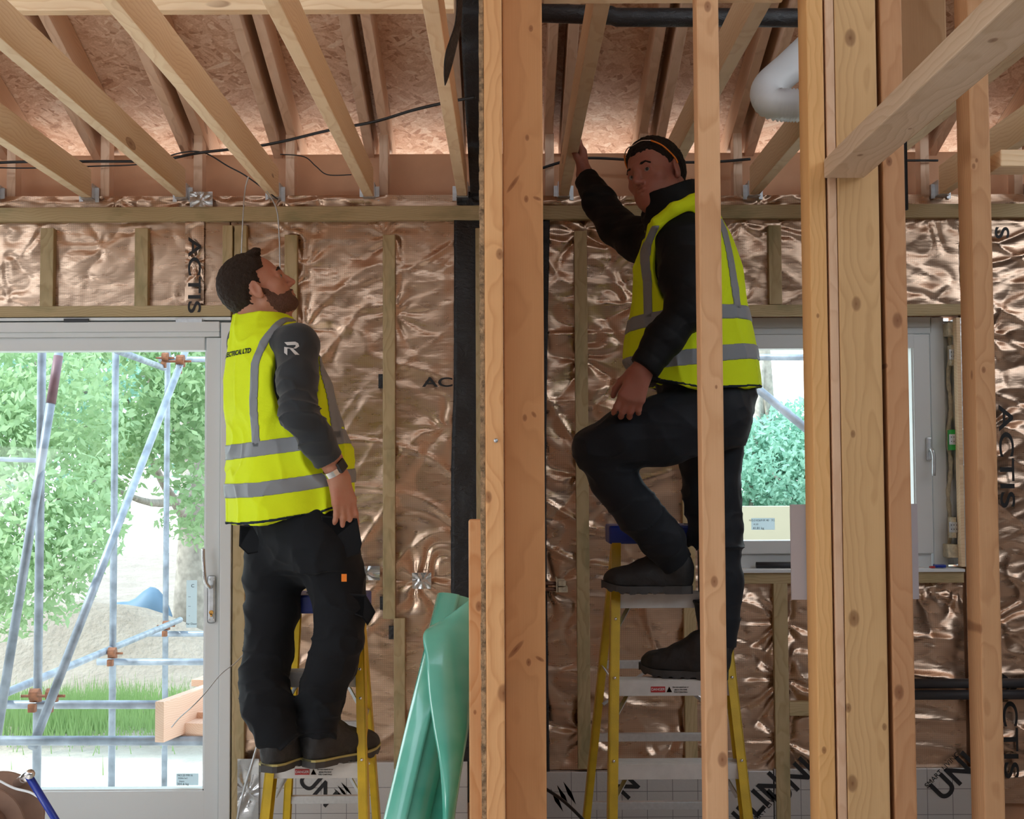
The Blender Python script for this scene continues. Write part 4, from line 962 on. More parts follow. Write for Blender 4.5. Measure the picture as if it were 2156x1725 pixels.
# ================================================================ STEP LADDERS
def ladder(label, xl0, xr0, xl1, xr1, yf0, yf1, zc, steps, yr0, rearx, rears, printed=None, group='fibreglass step ladders'):
    """front rails from (x?0, yf0, 0) to (x?1, yf1, zc); rear rails to (rearx, yr0, 0)"""
    e = empty('step_ladder', ((xl0+xr0)/2,(yf0+yr0)/2,0), label, 'step ladder', group)
    org = e.location
    def fpt(side, z):
        t = z/zc; x0, x1 = (xl0,xl1) if side == 0 else (xr0,xr1); return Vector((x0+(x1-x0)*t, yf0+(yf1-yf0)*t, z))
    yr1 = yf1+0.09
    def rpt(side, z):
        t = z/zc; x0 = rearx[side]; x1 = (xl1,xr1)[side]+(0.012 if side==0 else -0.012); return Vector((x0+(x1-x0)*t, yr0+(yr1-yr0)*t, z))
    for sd in (0,1):
        a, b = fpt(sd,0.0), fpt(sd,zc-0.03); s_ = 1 if sd == 0 else -1
        # C channel: web + two flanges
        ax = (b-a).normalized(); ay = Vector((1,0,0)); ay = (ay-ax*ay.dot(ax)).normalized(); az = ax.cross(ay); L = (b-a).length
        def chan(nm, a, ax, ay, az, L, wdt, dpt, th):
            bm = bmesh.new()
            add_box(bm, 0, L, -wdt/2, wdt/2, -dpt/2, -dpt/2+th, bevel=0.001)
            add_box(bm, 0, L, -wdt/2, wdt/2, dpt/2-th, dpt/2, bevel=0.001)
            x = -s_*wdt/2
            add_box(bm, 0, L, min(x,x+s_*th), max(x,x+s_*th), -dpt/2, dpt/2)
            o = bm_link(nm, bm, M['yellow'], e); m = Matrix((ax,ay,az)).transposed().to_4x4(); m.translation = a-org; o.matrix_basis = m; return o
        rail = chan('front_rail', a, ax, ay, az, L, 0.030, 0.070, 0.004)
        bm = bmesh.new()
        for z in steps+[steps[-1]-0.09, steps[0]+0.12]:
            p = (fpt(sd,z)-a).length
            bmesh.ops.create_uvsphere(bm, u_segments=8, v_segments=6, radius=0.006, matrix=Matrix.Translation((p,-s_*0.0,0.036 if az.y<0 else -0.036)))
        bm_link('rivet', bm, M['chrome'], rail, smooth=True)
        bm = bmesh.new(); add_box(bm,-0.02,0.02,-0.04,0.04,0.0,0.035,bevel=0.004); o = bm_link('rubber_foot', bm, M['black_plastic'], e); o.location = a-org
        a, b = rpt(sd,0.0), rpt(sd,zc-0.03); ax = (b-a).normalized(); ay = Vector((1,0,0)); ay = (ay-ax*ay.dot(ax)).normalized(); az = ax.cross(ay)
        chan('rear_rail', a, ax, ay, az, (b-a).length, 0.026, 0.045, 0.004)
        bm = bmesh.new(); add_box(bm,-0.018,0.018,-0.03,0.03,0.0,0.03,bevel=0.004); o = bm_link('rubber_foot', bm, M['black_plastic'], e); o.location = a-org
    for z in steps:
        l, r_ = fpt(0,z), fpt(1,z); y = l.y
        bm = bmesh.new(); x0, x1 = l.x+0.0-org.x, r_.x-org.x; y0 = y-0.032-org.y
        add_box(bm, x0+0.004, x1-0.004, y0, y0+0.085, z-0.004, z, bevel=0.001)
        for k in range(7): add_box(bm, x0+0.006, x1-0.006, y0+0.006+k*0.011, y0+0.011+k*0.011, z, z+0.0025)
        add_box(bm, x0+0.004, x1-0.004, y0-0.001, y0+0.002, z-0.048, z, bevel=0.001)
        add_box(bm, x0+0.004, x1-0.004, y0+0.082, y0+0.085, z-0.03, z)
        st = bm_link('step', bm, M['alu_white'], e)
        bm = bmesh.new()
        for s_,x in ((1,x0+0.02),(-1,x1-0.02)):
            t_ = timber_bm(Vector((x+s_*0.035,y0+0.04,z-0.03)), Vector((x-s_*0.012,y0+0.04,z-0.115)), 0.004, 0.016); me = bpy.data.meshes.new('t'); t_.to_mesh(me); t_.free(); bm.from_mesh(me); bpy.data.meshes.remove(me)
        bm_link('step_brace', bm, M['alu'], st)
        if printed and abs(z-printed[0]) < 1e-4:
            cx = (x0+x1)/2+printed[1]
            for (nm,w0,w1,mt) in (('label_ground',-0.028,0.018,'red'),):
                bm = bmesh.new(); add_box(bm, cx+w0, cx+w1, y0-0.003, y0-0.001, z-0.036, z-0.018); bm_link('danger_label', bm, M['red'], st)
            dl = st
            t = text('lettering','DANGER',0.012,M['paper'],st,(0,0,0),(R(90),0,0),0.9); t.location = (cx-0.005,y0-0.0036,z-0.027)
            bm = bmesh.new(); vs = [bm.verts.new(p) for p in ((cx+0.022,y0-0.002,z-0.036),(cx+0.040,y0-0.002,z-0.036),(cx+0.031,y0-0.002,z-0.018))]; bm.faces.new(vs); bmesh.ops.solidify(bm, geom=bm.faces[:], thickness=0.001); bm_link('warning_triangle', bm, M['orange'], st)
            for i,tx in enumerate(('Do not stand on or','above this level','YOU CAN FALL')):
                t = text('lettering',tx,0.0065,M['print'],st,(0,0,0),(R(90),0,0)); t.location = (cx+0.068,y0-0.0022,z-0.020-i*0.008)
    for z in rears:
        l, r_ = rpt(0,z), rpt(1,z)
        bm = bmesh.new(); add_box(bm, l.x-org.x, r_.x-org.x, l.y-org.y-0.012, l.y-org.y+0.012, z-0.014, z+0.014, bevel=0.002); bm_link('rear_bar', bm, M['alu'], e)
    for s_ in (0,1):
        l = rpt(s_,rears[-1]); r_ = rpt(1-s_,rears[-1]); q = l.lerp(r_,0.45)
        bm = timber_bm(Vector((l.x,l.y,rears[-1]-0.14))-org, Vector((q.x,q.y,rears[-1]-0.015))-org, 0.003, 0.018); bm_link('diagonal_brace', bm, M['alu'], e)
        zt = zc*0.62; a, b = fpt(s_,zt), rpt(s_,zt); mid = a.lerp(b,0.5)+Vector((0,0,-0.01))
        bm_link('spreader', timber_bm(a-org, b-org, 0.003, 0.016), M['alu'], e)
    # cap
    bm = bmesh.new(); c0 = fpt(0,zc)-org; c1 = fpt(1,zc)-org
    add_box(bm, c0.x-0.028, c1.x+0.028, c0.y-0.055, c0.y+0.125, zc-0.062, zc, bevel=0.008)
    cp = bm_link('top_cap', bm, M['blue'], e)
    bm = bmesh.new()
    for k in range(3): bmesh.ops.create_cone(bm, cap_ends=True, segments=16, radius1=0.012, radius2=0.012, depth=0.003, matrix=Matrix.Translation((c0.x+(c1.x-c0.x)*(0.25+0.25*k),c0.y+0.03,zc+0.001)))
    bm_link('tool_hole', bm, M['black_plastic'], cp)
    return e, fpt
def timber_bm(p0, p1, w, h):
    L = (p1-p0).length; ax = (p1-p0).normalized(); ay = ax.orthogonal().normalized(); az = ax.cross(ay)
    bm = bmesh.new(); add_box(bm, 0, L, -w/2, w/2, -h/2, h/2)
    m = Matrix((ax,ay,az)).transposed().to_4x4(); m.translation = p0; bmesh.ops.transform(bm, matrix=m, verts=bm.verts[:]); return bm
# left ladder
def xat(px,Y): return P(px,1500,Y).x
L1Z = [0.28, P(640,1612,4.28).z, P(640,1416,4.40).z]
L1, L1f = ladder('yellow step ladder with blue top under the man looking up', -0.80, -0.442, -0.735, -0.503, 4.17, 4.50, P(650,1252,4.47).z, [0.27]+L1Z[1:], 4.98, (-0.835,-0.475), [0.335,0.62], printed=(L1Z[1],-0.04))
L2Z = [P(1380,1613,4.22).z, P(1380,1436,4.30).z, P(1380,1250,4.40).z]
L2, L2f = ladder('yellow step ladder with blue top under the dark-jacketed man', 0.300, 0.765, 0.362, 0.688, 4.10, 4.50, P(1390,1106,4.46).z, [0.29]+L2Z, 4.98, (0.255,0.73), [0.30,0.56,0.83], printed=(L2Z[1],-0.045))
# ================================================================ FIGURES: one signed-distance surface per body / garment
BIG = 1.0e3
def V3(*a): return np.array(a, np.float32)
def npv(v): return np.array([v[0],v[1],v[2]], np.float32)
class Sdf:
    def __init__(s): s.ops = []; s.post = []
    def add(s, fn, lo, hi, k=0.02, mode='add'):
        s.ops.append((fn, np.array(lo,np.float32), np.array(hi,np.float32), k, mode)); return s
    def cap(s, a, b, ra, rb, k=0.02, mode='add', sq=None):
        """round cone a->b"""
        a = npv(a); b = npv(b); R_ = max(ra,rb)
        def fn(p):
            ba = b-a; l2 = float(ba@ba)+1e-12; t = np.clip(((p-a)@ba)/l2, 0, 1)
            q = p-a-t[:,None]*ba
            return np.sqrt((q*q).sum(1)) - (ra+(rb-ra)*t)
        return s.add(fn, np.minimum(a,b)-R_, np.maximum(a,b)+R_, k, mode)
    def chain(s, pts, rs, k=0.02, mode='add'):
        for i in range(len(pts)-1): s.cap(pts[i], pts[i+1], rs[i], rs[i+1], k, mode)
        return s
    def ell(s, c, r, rot=None, k=0.02, mode='add'):
        """ellipsoid; rot = 3x3 whose columns are its axes"""
        c = npv(c); r = np.array(r,np.float32); M_ = np.eye(3,dtype=np.float32) if rot is None else np.array(rot,np.float32)
        def fn(p):
            q = (p-c)@M_; k0 = np.sqrt(((q/r)**2).sum(1)); k1 = np.sqrt(((q/(r*r))**2).sum(1))+1e-9
            return k0*(k0-1)/k1
        e = np.abs(M_)@r
        return s.add(fn, c-e, c+e, k, mode)
    def box(s, c, h, rot=None, rad=0.01, k=0.01, mode='add'):
        c = npv(c); h = np.array(h,np.float32); M_ = np.eye(3,dtype=np.float32) if rot is None else np.array(rot,np.float32)
        def fn(p):
            q = np.abs((p-c)@M_) - (h-rad); return np.sqrt((np.maximum(q,0)**2).sum(1)) + np.minimum(q.max(1),0) - rad
        e = np.abs(M_)@h
        return s.add(fn, c-e, c+e, k, mode)
    def loft(s, secs, rot=0.0, k=0.03, mode='add', e=2.0, slant=(0,0)):
        """secs: (z, cx, cy, a, b) ellipses, a along the yawed x axis"""
        S_ = np.array(sorted(secs),np.float32); zz = S_[:,0]; c_, s_ = math.cos(rot), math.sin(rot)
        def fn(p):
            z = p[:,2]-slant[0]*p[:,0]; cx = np.interp(z,zz,S_[:,1]); cy = np.interp(z,zz,S_[:,2]); a = np.interp(z,zz,S_[:,3]); b = np.interp(z,zz,S_[:,4])
            x = p[:,0]-cx; y = p[:,1]-cy; u = x*c_+y*s_; v = -x*s_+y*c_
            q = ((np.abs(u)/a)**e + (np.abs(v)/b)**e)**(1/e)
            d = (q-1)*np.minimum(a,b)
            return np.maximum(d, np.maximum(zz[0]-z, z-zz[-1]))
        m = (S_[:,3]+0.02).max(); m = max(m,S_[:,4].max())
        lo = [S_[:,1].min()-m, S_[:,2].min()-m, zz[0]-abs(slant[0])*1.2]; hi = [S_[:,1].max()+m, S_[:,2].max()+m, zz[-1]+abs(slant[0])*1.2]
        return s.add(fn, lo, hi, k, mode)
    def cutplane(s, p0, n, k=0.0):
        """keep the side n points away from"""
        p0 = npv(p0); n = npv(n)/np.linalg.norm(npv(n)); s.ops.append((lambda p: -((p-p0)@n), None, None, k, 'cut')); return s
    def disp(s, fn): s.post.append(fn); return s
    def ev(s, p):
        d = np.full(len(p), BIG, np.float32)
        for fn, lo, hi, k, mode in s.ops:
            if lo is None:
                v = fn(p); d = np.maximum(d, -v); continue
            mg = 0.045+k; idx = np.nonzero(((p > lo-mg) & (p < hi+mg)).all(1))[0]
            if len(idx) == 0: continue
            v = fn(p[idx]); c = d[idx]
            if mode == 'add':
                if k > 0:
                    h = np.maximum(k-np.abs(c-v),0)/k; r = np.minimum(c,v)-h*h*k*0.25
                else: r = np.minimum(c,v)
            elif mode == 'sub':
                v = -v
                if k > 0: h = np.maximum(k-np.abs(c-v),0)/k; r = np.maximum(c,v)+h*h*k*0.25
                else: r = np.maximum(c,v)
            elif mode == 'and':
                r = np.maximum(c,v)
            d[idx] = r
        for f in s.post: d = d + f(p, d)
        return d
    def bounds(s):
        A = [o for o in s.ops if o[4] == 'add']; return np.min([o[1] for o in A],0), np.max([o[2] for o in A],0)

def surface(sdf, h, lo=None, hi=None, coarse=4):
    """naive surface nets over a sparse-refined grid"""
    if lo is None: lo, hi = sdf.bounds()
    lo = np.array(lo)-0.03; hi = np.array(hi)+0.03; H = h*coarse
    nc = np.ceil((hi-lo)/H).astype(int)+1
    cg = [lo[i]+(np.arange(nc[i])+0.5)*H for i in range(3)]
    G = np.stack(np.meshgrid(*cg, indexing='ij'),-1).reshape(-1,3).astype(np.float32)
    D = np.concatenate([sdf.ev(G[i:i+400000]) for i in range(0,len(G),400000)]).reshape(nc)
    near = np.abs(D) < H*1.9
    # dilate
    n2 = near.copy()
    for ax in range(3):
        for sft in (1,-1): n2 |= np.roll(near, sft, ax)
    near = n2
    Fv = np.repeat(np.repeat(np.repeat(D,coarse,0),coarse,1),coarse,2)
    idx = np.argwhere(near); off = np.stack(np.meshgrid(*[np.arange(coarse)]*3, indexing='ij'),-1).reshape(-1,3)
    for i in range(0,len(idx),6000):
        fi = (idx[i:i+6000,None,:]*coarse+off[None]).reshape(-1,3)
        pts = (lo + (fi+0.5)*h).astype(np.float32)
        Fv[fi[:,0],fi[:,1],fi[:,2]] = sdf.ev(pts)
    ins = Fv < 0; N = Fv.shape
    cnt = np.zeros([n-1 for n in N], np.uint8)
    for dx in (0,1):
        for dy in (0,1):
            for dz in (0,1): cnt += ins[dx:N[0]-1+dx, dy:N[1]-1+dy, dz:N[2]-1+dz]
    act = (cnt > 0) & (cnt < 8); cells = np.argwhere(act); vid = np.full(cnt.shape, -1, np.int32); vid[act] = np.arange(len(cells))
    acc = np.zeros((len(cells),3)); num = np.zeros(len(cells))
    cor = [(dx,dy,dz) for dx in (0,1) for dy in (0,1) for dz in (0,1)]
    vals = {c: Fv[cells[:,0]+c[0],cells[:,1]+c[1],cells[:,2]+c[2]] for c in cor}
    for a in cor:
        for ax in range(3):
            if a[ax] == 0:
                b = list(a); b[ax] = 1; b = tuple(b); va, vb = vals[a], vals[b]; m = (va<0) != (vb<0)
                t = np.where(m, va/np.where(m,va-vb,1), 0)
                p = np.array(a,float)[None].repeat(len(cells),0); p[:,ax] += t
                acc += p*m[:,None]; num += m
    V = lo + (cells + acc/np.maximum(num,1)[:,None] + 0.5)*h
    quads = []
    for ax in range(3):
        b1, b2 = (ax+1)%3, (ax+2)%3
        sl0 = [slice(1,n-1) for n in N]; sl1 = list(sl0); sl0[ax] = slice(0,N[ax]-1); sl1[ax] = slice(1,N[ax])
        A = ins[tuple(sl0)]; B = ins[tuple(sl1)]; m = A != B; e = np.argwhere(m); 
        if len(e) == 0: continue
        flip = A[m]; base = e.copy(); 
        for q in range(3):
            if q != ax: base[:,q] += 1
        def cid(d1,d2):
            c = base.copy(); c[:,b1] -= d1; c[:,b2] -= d2; return vid[c[:,0],c[:,1],c[:,2]]
        q = np.stack([cid(1,1),cid(0,1),cid(0,0),cid(1,0)],1); q[~flip] = q[~flip][:,::-1]; quads.append(q)
    Q = np.concatenate(quads); Q = Q[(Q>=0).all(1)]
    return V, Q
def big_piece(V, Q, minfrac=0.0):
    """drop crumbs smaller than minfrac of the largest connected piece"""
    n = len(V); lab = np.arange(n)
    E = np.concatenate([Q[:,[0,1]],Q[:,[1,2]],Q[:,[2,3]],Q[:,[3,0]]])
    while True:
        m = np.minimum(lab[E[:,0]],lab[E[:,1]]); new = lab.copy(); np.minimum.at(new,E[:,0],m); np.minimum.at(new,E[:,1],m); new = new[new]
        if (new == lab).all(): break
        lab = new
    u, inv, c = np.unique(lab, return_inverse=True, return_counts=True); keep = c[inv] >= max(4, c.max()*minfrac)
    mp = np.cumsum(keep)-1; Q = Q[keep[Q].all(1)]; return V[keep], mp[Q]
def smooth_lap(V, Q, it=2, f=0.4):
    E = np.concatenate([Q[:,[0,1]],Q[:,[1,2]],Q[:,[2,3]],Q[:,[3,0]]]); V = V.copy(); deg = np.zeros(len(V)); np.add.at(deg,E[:,0],1); np.add.at(deg,E[:,1],1)
    for _ in range(it):
        a = np.zeros_like(V); np.add.at(a,E[:,0],V[E[:,1]]); np.add.at(a,E[:,1],V[E[:,0]]); V += f*(a/np.maximum(deg,1)[:,None]-V)
    return V
def sdf_obj(name, sdf, h, mat, parent, it=1, minfrac=0.02, lo=None, hi=None):
    V, Q = surface(sdf, h, lo, hi); V, Q = big_piece(V, Q, minfrac)
    if it: V = smooth_lap(V, Q, it, 0.35)
    org = np.array(parent.matrix_basis.translation if parent is not None else (0,0,0)); 
    o = link(name, np_mesh(name, V-org, Q), mat, parent); return o

def frame3(fwd, up):
    """columns: forward, left, up"""
    f = Vector(fwd).normalized(); u = Vector(up); u = (u-f*u.dot(f)).normalized(); l = u.cross(f); return np.array([[f.x,l.x,u.x],[f.y,l.y,u.y],[f.z,l.z,u.z]],np.float32)
class Loc:
    """local frame helper"""
    def __init__(s, o, R_): s.o = npv(o); s.R = R_
    def __call__(s, x, y, z): return s.o + s.R@np.array([x,y,z],np.float32)
def head_sdf(S_, H, k=0.018, sc=1.0, jaw=1.0):
    """add a head; H frame: origin between the ears at eye-line height, x forward, y left, z up"""
    R_ = H.R; q = lambda x,y,z: H(x*sc,y*sc,z*sc); r = lambda *a: [v*sc for v in a]
    S_.ell(q(-0.012,0,0.040), r(0.098,0.076,0.085), R_, k)
    S_.ell(q(-0.035,0,0.015), r(0.070,0.068,0.075), R_, k)
    S_.ell(q(0.040,0,-0.020), r(0.056,0.060,0.088), R_, 0.03)
    S_.ell(q(0.045,0,-0.068), r(0.050*jaw,0.050*jaw,0.036), R_, 0.025)
    S_.cap(q(0.005,0.052,-0.050), q(0.066,0.022,-0.094), 0.018*sc, 0.016*sc, 0.025)
    S_.cap(q(0.005,-0.052,-0.050), q(0.066,-0.022,-0.094), 0.018*sc, 0.016*sc, 0.025)
    S_.ell(q(0.078,0,-0.095), r(0.019,0.022,0.017), R_, 0.018)
    S_.cap(q(0.082,0.032,0.020), q(0.090,0.006,0.017), 0.010*sc, 0.010*sc, 0.016)
    S_.cap(q(0.082,-0.032,0.020), q(0.090,-0.006,0.017), 0.010*sc, 0.010*sc, 0.016)
    for s_ in (1,-1):
        S_.ell(q(0.058,s_*0.048,-0.022), r(0.022,0.018,0.018), R_, 0.02)
        S_.ell(q(0.101,s_*0.031,0.001), r(0.0145,0.0155,0.0085), R_, 0.012, 'sub')
    for s_ in (1,-1):
        S_.cap(q(0.0880,s_*0.019,0.0072), q(0.0815,s_*0.044,0.0055), 0.0062*sc, 0.0058*sc, 0.006)
        S_.cap(q(0.0855,s_*0.020,-0.0078), q(0.080,s_*0.043,-0.007), 0.0062*sc, 0.0055*sc, 0.007)
    S_.chain([q(0.092,0,0.012), q(0.104,0,-0.012), q(0.116,0,-0.032)], [0.0075*sc,0.0085*sc,0.0105*sc], 0.010)
    S_.ell(q(0.103,0.011,-0.036), r(0.011,0.0085,0.008), R_, 0.006); S_.ell(q(0.103,-0.011,-0.036), r(0.011,0.0085,0.008), R_, 0.006)
    S_.chain([q(0.088,-0.022,-0.063),q(0.0975,-0.007,-0.0585),q(0.0975,0.007,-0.0585),q(0.088,0.022,-0.063)], [0.003*sc,0.006*sc,0.006*sc,0.003*sc], 0.005)
    S_.chain([q(0.087,-0.019,-0.070),q(0.0955,0,-0.0725),q(0.087,0.019,-0.070)], [0.003*sc,0.0068*sc,0.003*sc], 0.005)
    S_.cap(q(0.099,-0.018,-0.0655), q(0.099,0.018,-0.0655), 0.0014*sc, 0.0014*sc, 0.003, 'sub')
    for s_ in (1,-1):
        Re = R_@np.array([[math.cos(0.25),-s_*math.sin(0.25)*1,0],[s_*math.sin(0.25),math.cos(0.25),0],[0,0,1]],np.float32)
        S_.ell(q(-0.008,s_*0.078,-0.004), r(0.019,0.007,0.032), Re, 0.006)
        S_.ell(q(-0.004,s_*0.086,0.0), r(0.011,0.006,0.020), Re, 0.004, 'sub')
        S_.ell(q(-0.002,s_*0.077,-0.030), r(0.009,0.006,0.010), Re, 0.006)
def hand_sdf(S_, w, R_, side, curl=(0.35,0.4,0.45,0.5), thumb=(0.3,0.3), sc=1.0, spread=0.06, k=0.007):
    """R_: columns = (towards fingertips, across the palm towards the thumb, back-of-hand normal); w wrist. side kept for clarity"""
    H = Loc(w, R_); q = lambda x,y,z: H(x*sc,y*sc,z*sc)
    S_.cap(q(-0.05,0,0), q(0.008,0,0), 0.027*sc, 0.024*sc, 0.02)
    ys = (0.030,0.010,-0.010,-0.029)
    for y in ys: S_.cap(q(0.008,y*0.6,0), q(0.088-abs(y-0.008)*0.25,y,0.004), 0.0155*sc, 0.0125*sc, 0.018)
    S_.ell(q(0.038,0.020,-0.012), [0.034*sc,0.018*sc,0.014*sc], R_, 0.015)
    Ls = ((0.043,0.026,0.022),(0.047,0.030,0.024),(0.043,0.028,0.022),(0.034,0.021,0.020))
    for i,(y,L) in enumerate(zip(ys,Ls)):
        a = curl[i]; p = np.array([0.090-abs(y-0.008)*0.25, y, 0.002]); an = 0.0; sp = (y*spread/0.03); r0 = 0.0098 if i < 3 else 0.0086
        P_ = [p.copy()]; 
        for j,l in enumerate(L):
            an += a*(0.8,1.2,0.7)[j]; d = np.array([math.cos(an)*math.cos(sp), math.sin(sp), -math.sin(an)]); p = p + d*l; P_.append(p.copy())
        rs = [r0*1.05, r0*0.96, r0*0.88, r0*0.76]
        for j in range(3): S_.cap(q(*P_[j]), q(*P_[j+1]), rs[j]*sc, rs[j+1]*sc, 0.006 if j else 0.010)
    t0 = np.array([0.016,0.026,-0.008]); t1 = t0+np.array([0.034,0.020+0.010*thumb[0],-0.010-0.02*thumb[1]]); t2 = t1+np.array([0.028,0.006+0.012*thumb[0],-0.008-0.012*thumb[1]]); t3 = t2+np.array([0.022,0.0,-0.004-0.010*thumb[1]])
    S_.cap(q(*t0),q(*t1),0.016*sc,0.012*sc,0.014); S_.cap(q(*t1),q(*t2),0.0115*sc,0.0100*sc,0.006); S_.cap(q(*t2),q(*t3),0.0102*sc,0.0085*sc,0.005)
def cuff(S_, at, d, rad=0.10):
    """end a sleeve or trouser leg at a plane through `at`, only near that limb"""
    a = npv(at); n_ = npv(Vector(d).normalized())
    S_.add(lambda p: np.where(((p-a)**2).sum(1) < rad*rad, (p-a)@n_, -1.0).astype(np.float32), [-BIG]*3, [BIG]*3, 0.0, 'and')
def fold_disp(amp, fx=9, fz=26, seed=1, rough=0.3, center=None):
    def f(p, d):
        w = vnoise(p[:,0]*5,p[:,1]*5,p[:,2]*5,seed)*0.6
        r = ridge(p[:,0]*fx+w, p[:,1]*fx, p[:,2]*fz+w*3, seed+1)**3 + 0.5*ridge(p[:,0]*fx*1.8+w, p[:,1]*fx*1.8+w, p[:,2]*fz*1.6, seed+2)**4
        a = amp
        if center is not None:
            g = 0
            for (c, rad, m) in center: g = np.maximum(g, m*np.exp(-(((p-npv(c))**2).sum(1))/(rad*rad)))
            a = amp*(rough+g)
        return np.where(np.abs(d) < 0.04, -a*(r-0.45), 0).astype(np.float32)
    return f

def fabric(name, col, rough=0.85, scale=900, b=0.12, nz=0.08, sheen=0.0, big=0.0, **kw):
    n = NT(name); v = n.obj(); f = n.noise(v, 7.0, 4)
    c = n.mix(f, tuple(x*(1-nz) for x in col), tuple(min(1,x*(1+nz)) for x in col))
    w = n.noise(v, scale, 2); h = n.math('MULTIPLY', w, 0.25)
    if big: h = n.math('ADD', h, n.math('MULTIPLY', n.noise(n.vmath('MULTIPLY',v,(1,1,1.8)), 16.0, 4, 0.55, 0.7), big))
    b_ = n.bsdf(c, rough, 0.0, n.bump(h, b, 0.01), spec=0.18, **kw)
    if sheen: b_.inputs['Sheen Weight'].default_value = sheen
    return n.m
def skin(name, base, red):
    n = NT(name); v = n.obj()
    f = n.ramp(n.noise(v, 22.0, 4), [(0.35,0.0),(0.7,1.0)])
    c = n.mix(n.math('MULTIPLY', f, 0.6), base, red)
    c = n.mix(n.math('MULTIPLY', n.noise(v, 160.0, 2), 0.25), c, tuple(x*0.7 for x in base))
    b = n.bsdf(c, 0.5, 0.0, n.bump(n.noise(v, 260.0, 3), 0.15, 0.002), spec=0.4)
    b.inputs['Subsurface Weight'].default_value = 0.08; b.inputs['Subsurface Radius'].default_value = (0.012,0.005,0.003); b.inputs['Subsurface Scale'].default_value = 1.0
    return n.m
def hairmat(name, col):
    n = NT(name); v = n.obj()
    h = n.noise(n.vmath('MULTIPLY', v, (1,1,1)), 170.0, 4, 0.7, 0.6); h2 = n.noise(v, 420.0, 2)
    c = n.mix(h, tuple(x*0.45 for x in col), tuple(x*1.5 for x in col))
    n.bsdf(c, 0.62, 0.0, n.bump(n.math('ADD', h, h2), 1.0, 0.006), spec=0.25); return n.m
M['skin'] = skin('skin_tanned', (0.50,0.245,0.16), (0.50,0.17,0.11)); M['skin2'] = skin('skin_ruddy', (0.38,0.155,0.105), (0.36,0.10,0.07))
M['hair'] = hairmat('dark_brown_hair', (0.040,0.024,0.016)); M['hair2'] = hairmat('brown_hair', (0.022,0.013,0.009))
M['hivis'] = fabric('hi_vis_yellow', (0.74,0.90,0.015), 0.75, 600, 0.3, 0.04, 0.0, big=0.5)
M['reflective'] = fabric('reflective_grey_tape', (0.25,0.27,0.29), 0.4, 1200, 0.2, 0.06, big=0.3)
M['jumper'] = fabric('dark_grey_jumper', (0.034,0.039,0.044), 0.92, 700, 0.25, 0.12, 0.25, big=0.3)
M['jacket'] = fabric('black_quilted_jacket', (0.007,0.0073,0.008), 0.6, 500, 0.2, 0.1, big=0.4)
M['trouser'] = fabric('black_work_trousers', (0.0085,0.010,0.0125), 0.8, 900, 0.25, 0.15, 0.05, big=0.4)
M['trouser2'] = fabric('dark_grey_trousers', (0.013,0.0155,0.020), 0.6, 900, 0.25, 0.15, 0.05, big=0.4)
M['binding'] = fabric('navy_binding', (0.02,0.03,0.04), 0.8)
M['boot'] = plain('dark_boot_leather', (0.018,0.017,0.017), 0.62, nz=0.3, nscale=20, bump=0.4, bscale=90)
M['sole'] = plain('boot_rubber', (0.055,0.052,0.05), 0.75, nz=0.2, nscale=25)
M['solestripe'] = plain('boot_yellow_stripe', (0.42,0.36,0.13), 0.6)
M['eye'] = plain('eye_white', (0.30,0.26,0.24), 0.25); M['iris'] = plain('iris_dark', (0.03,0.025,0.02), 0.1)

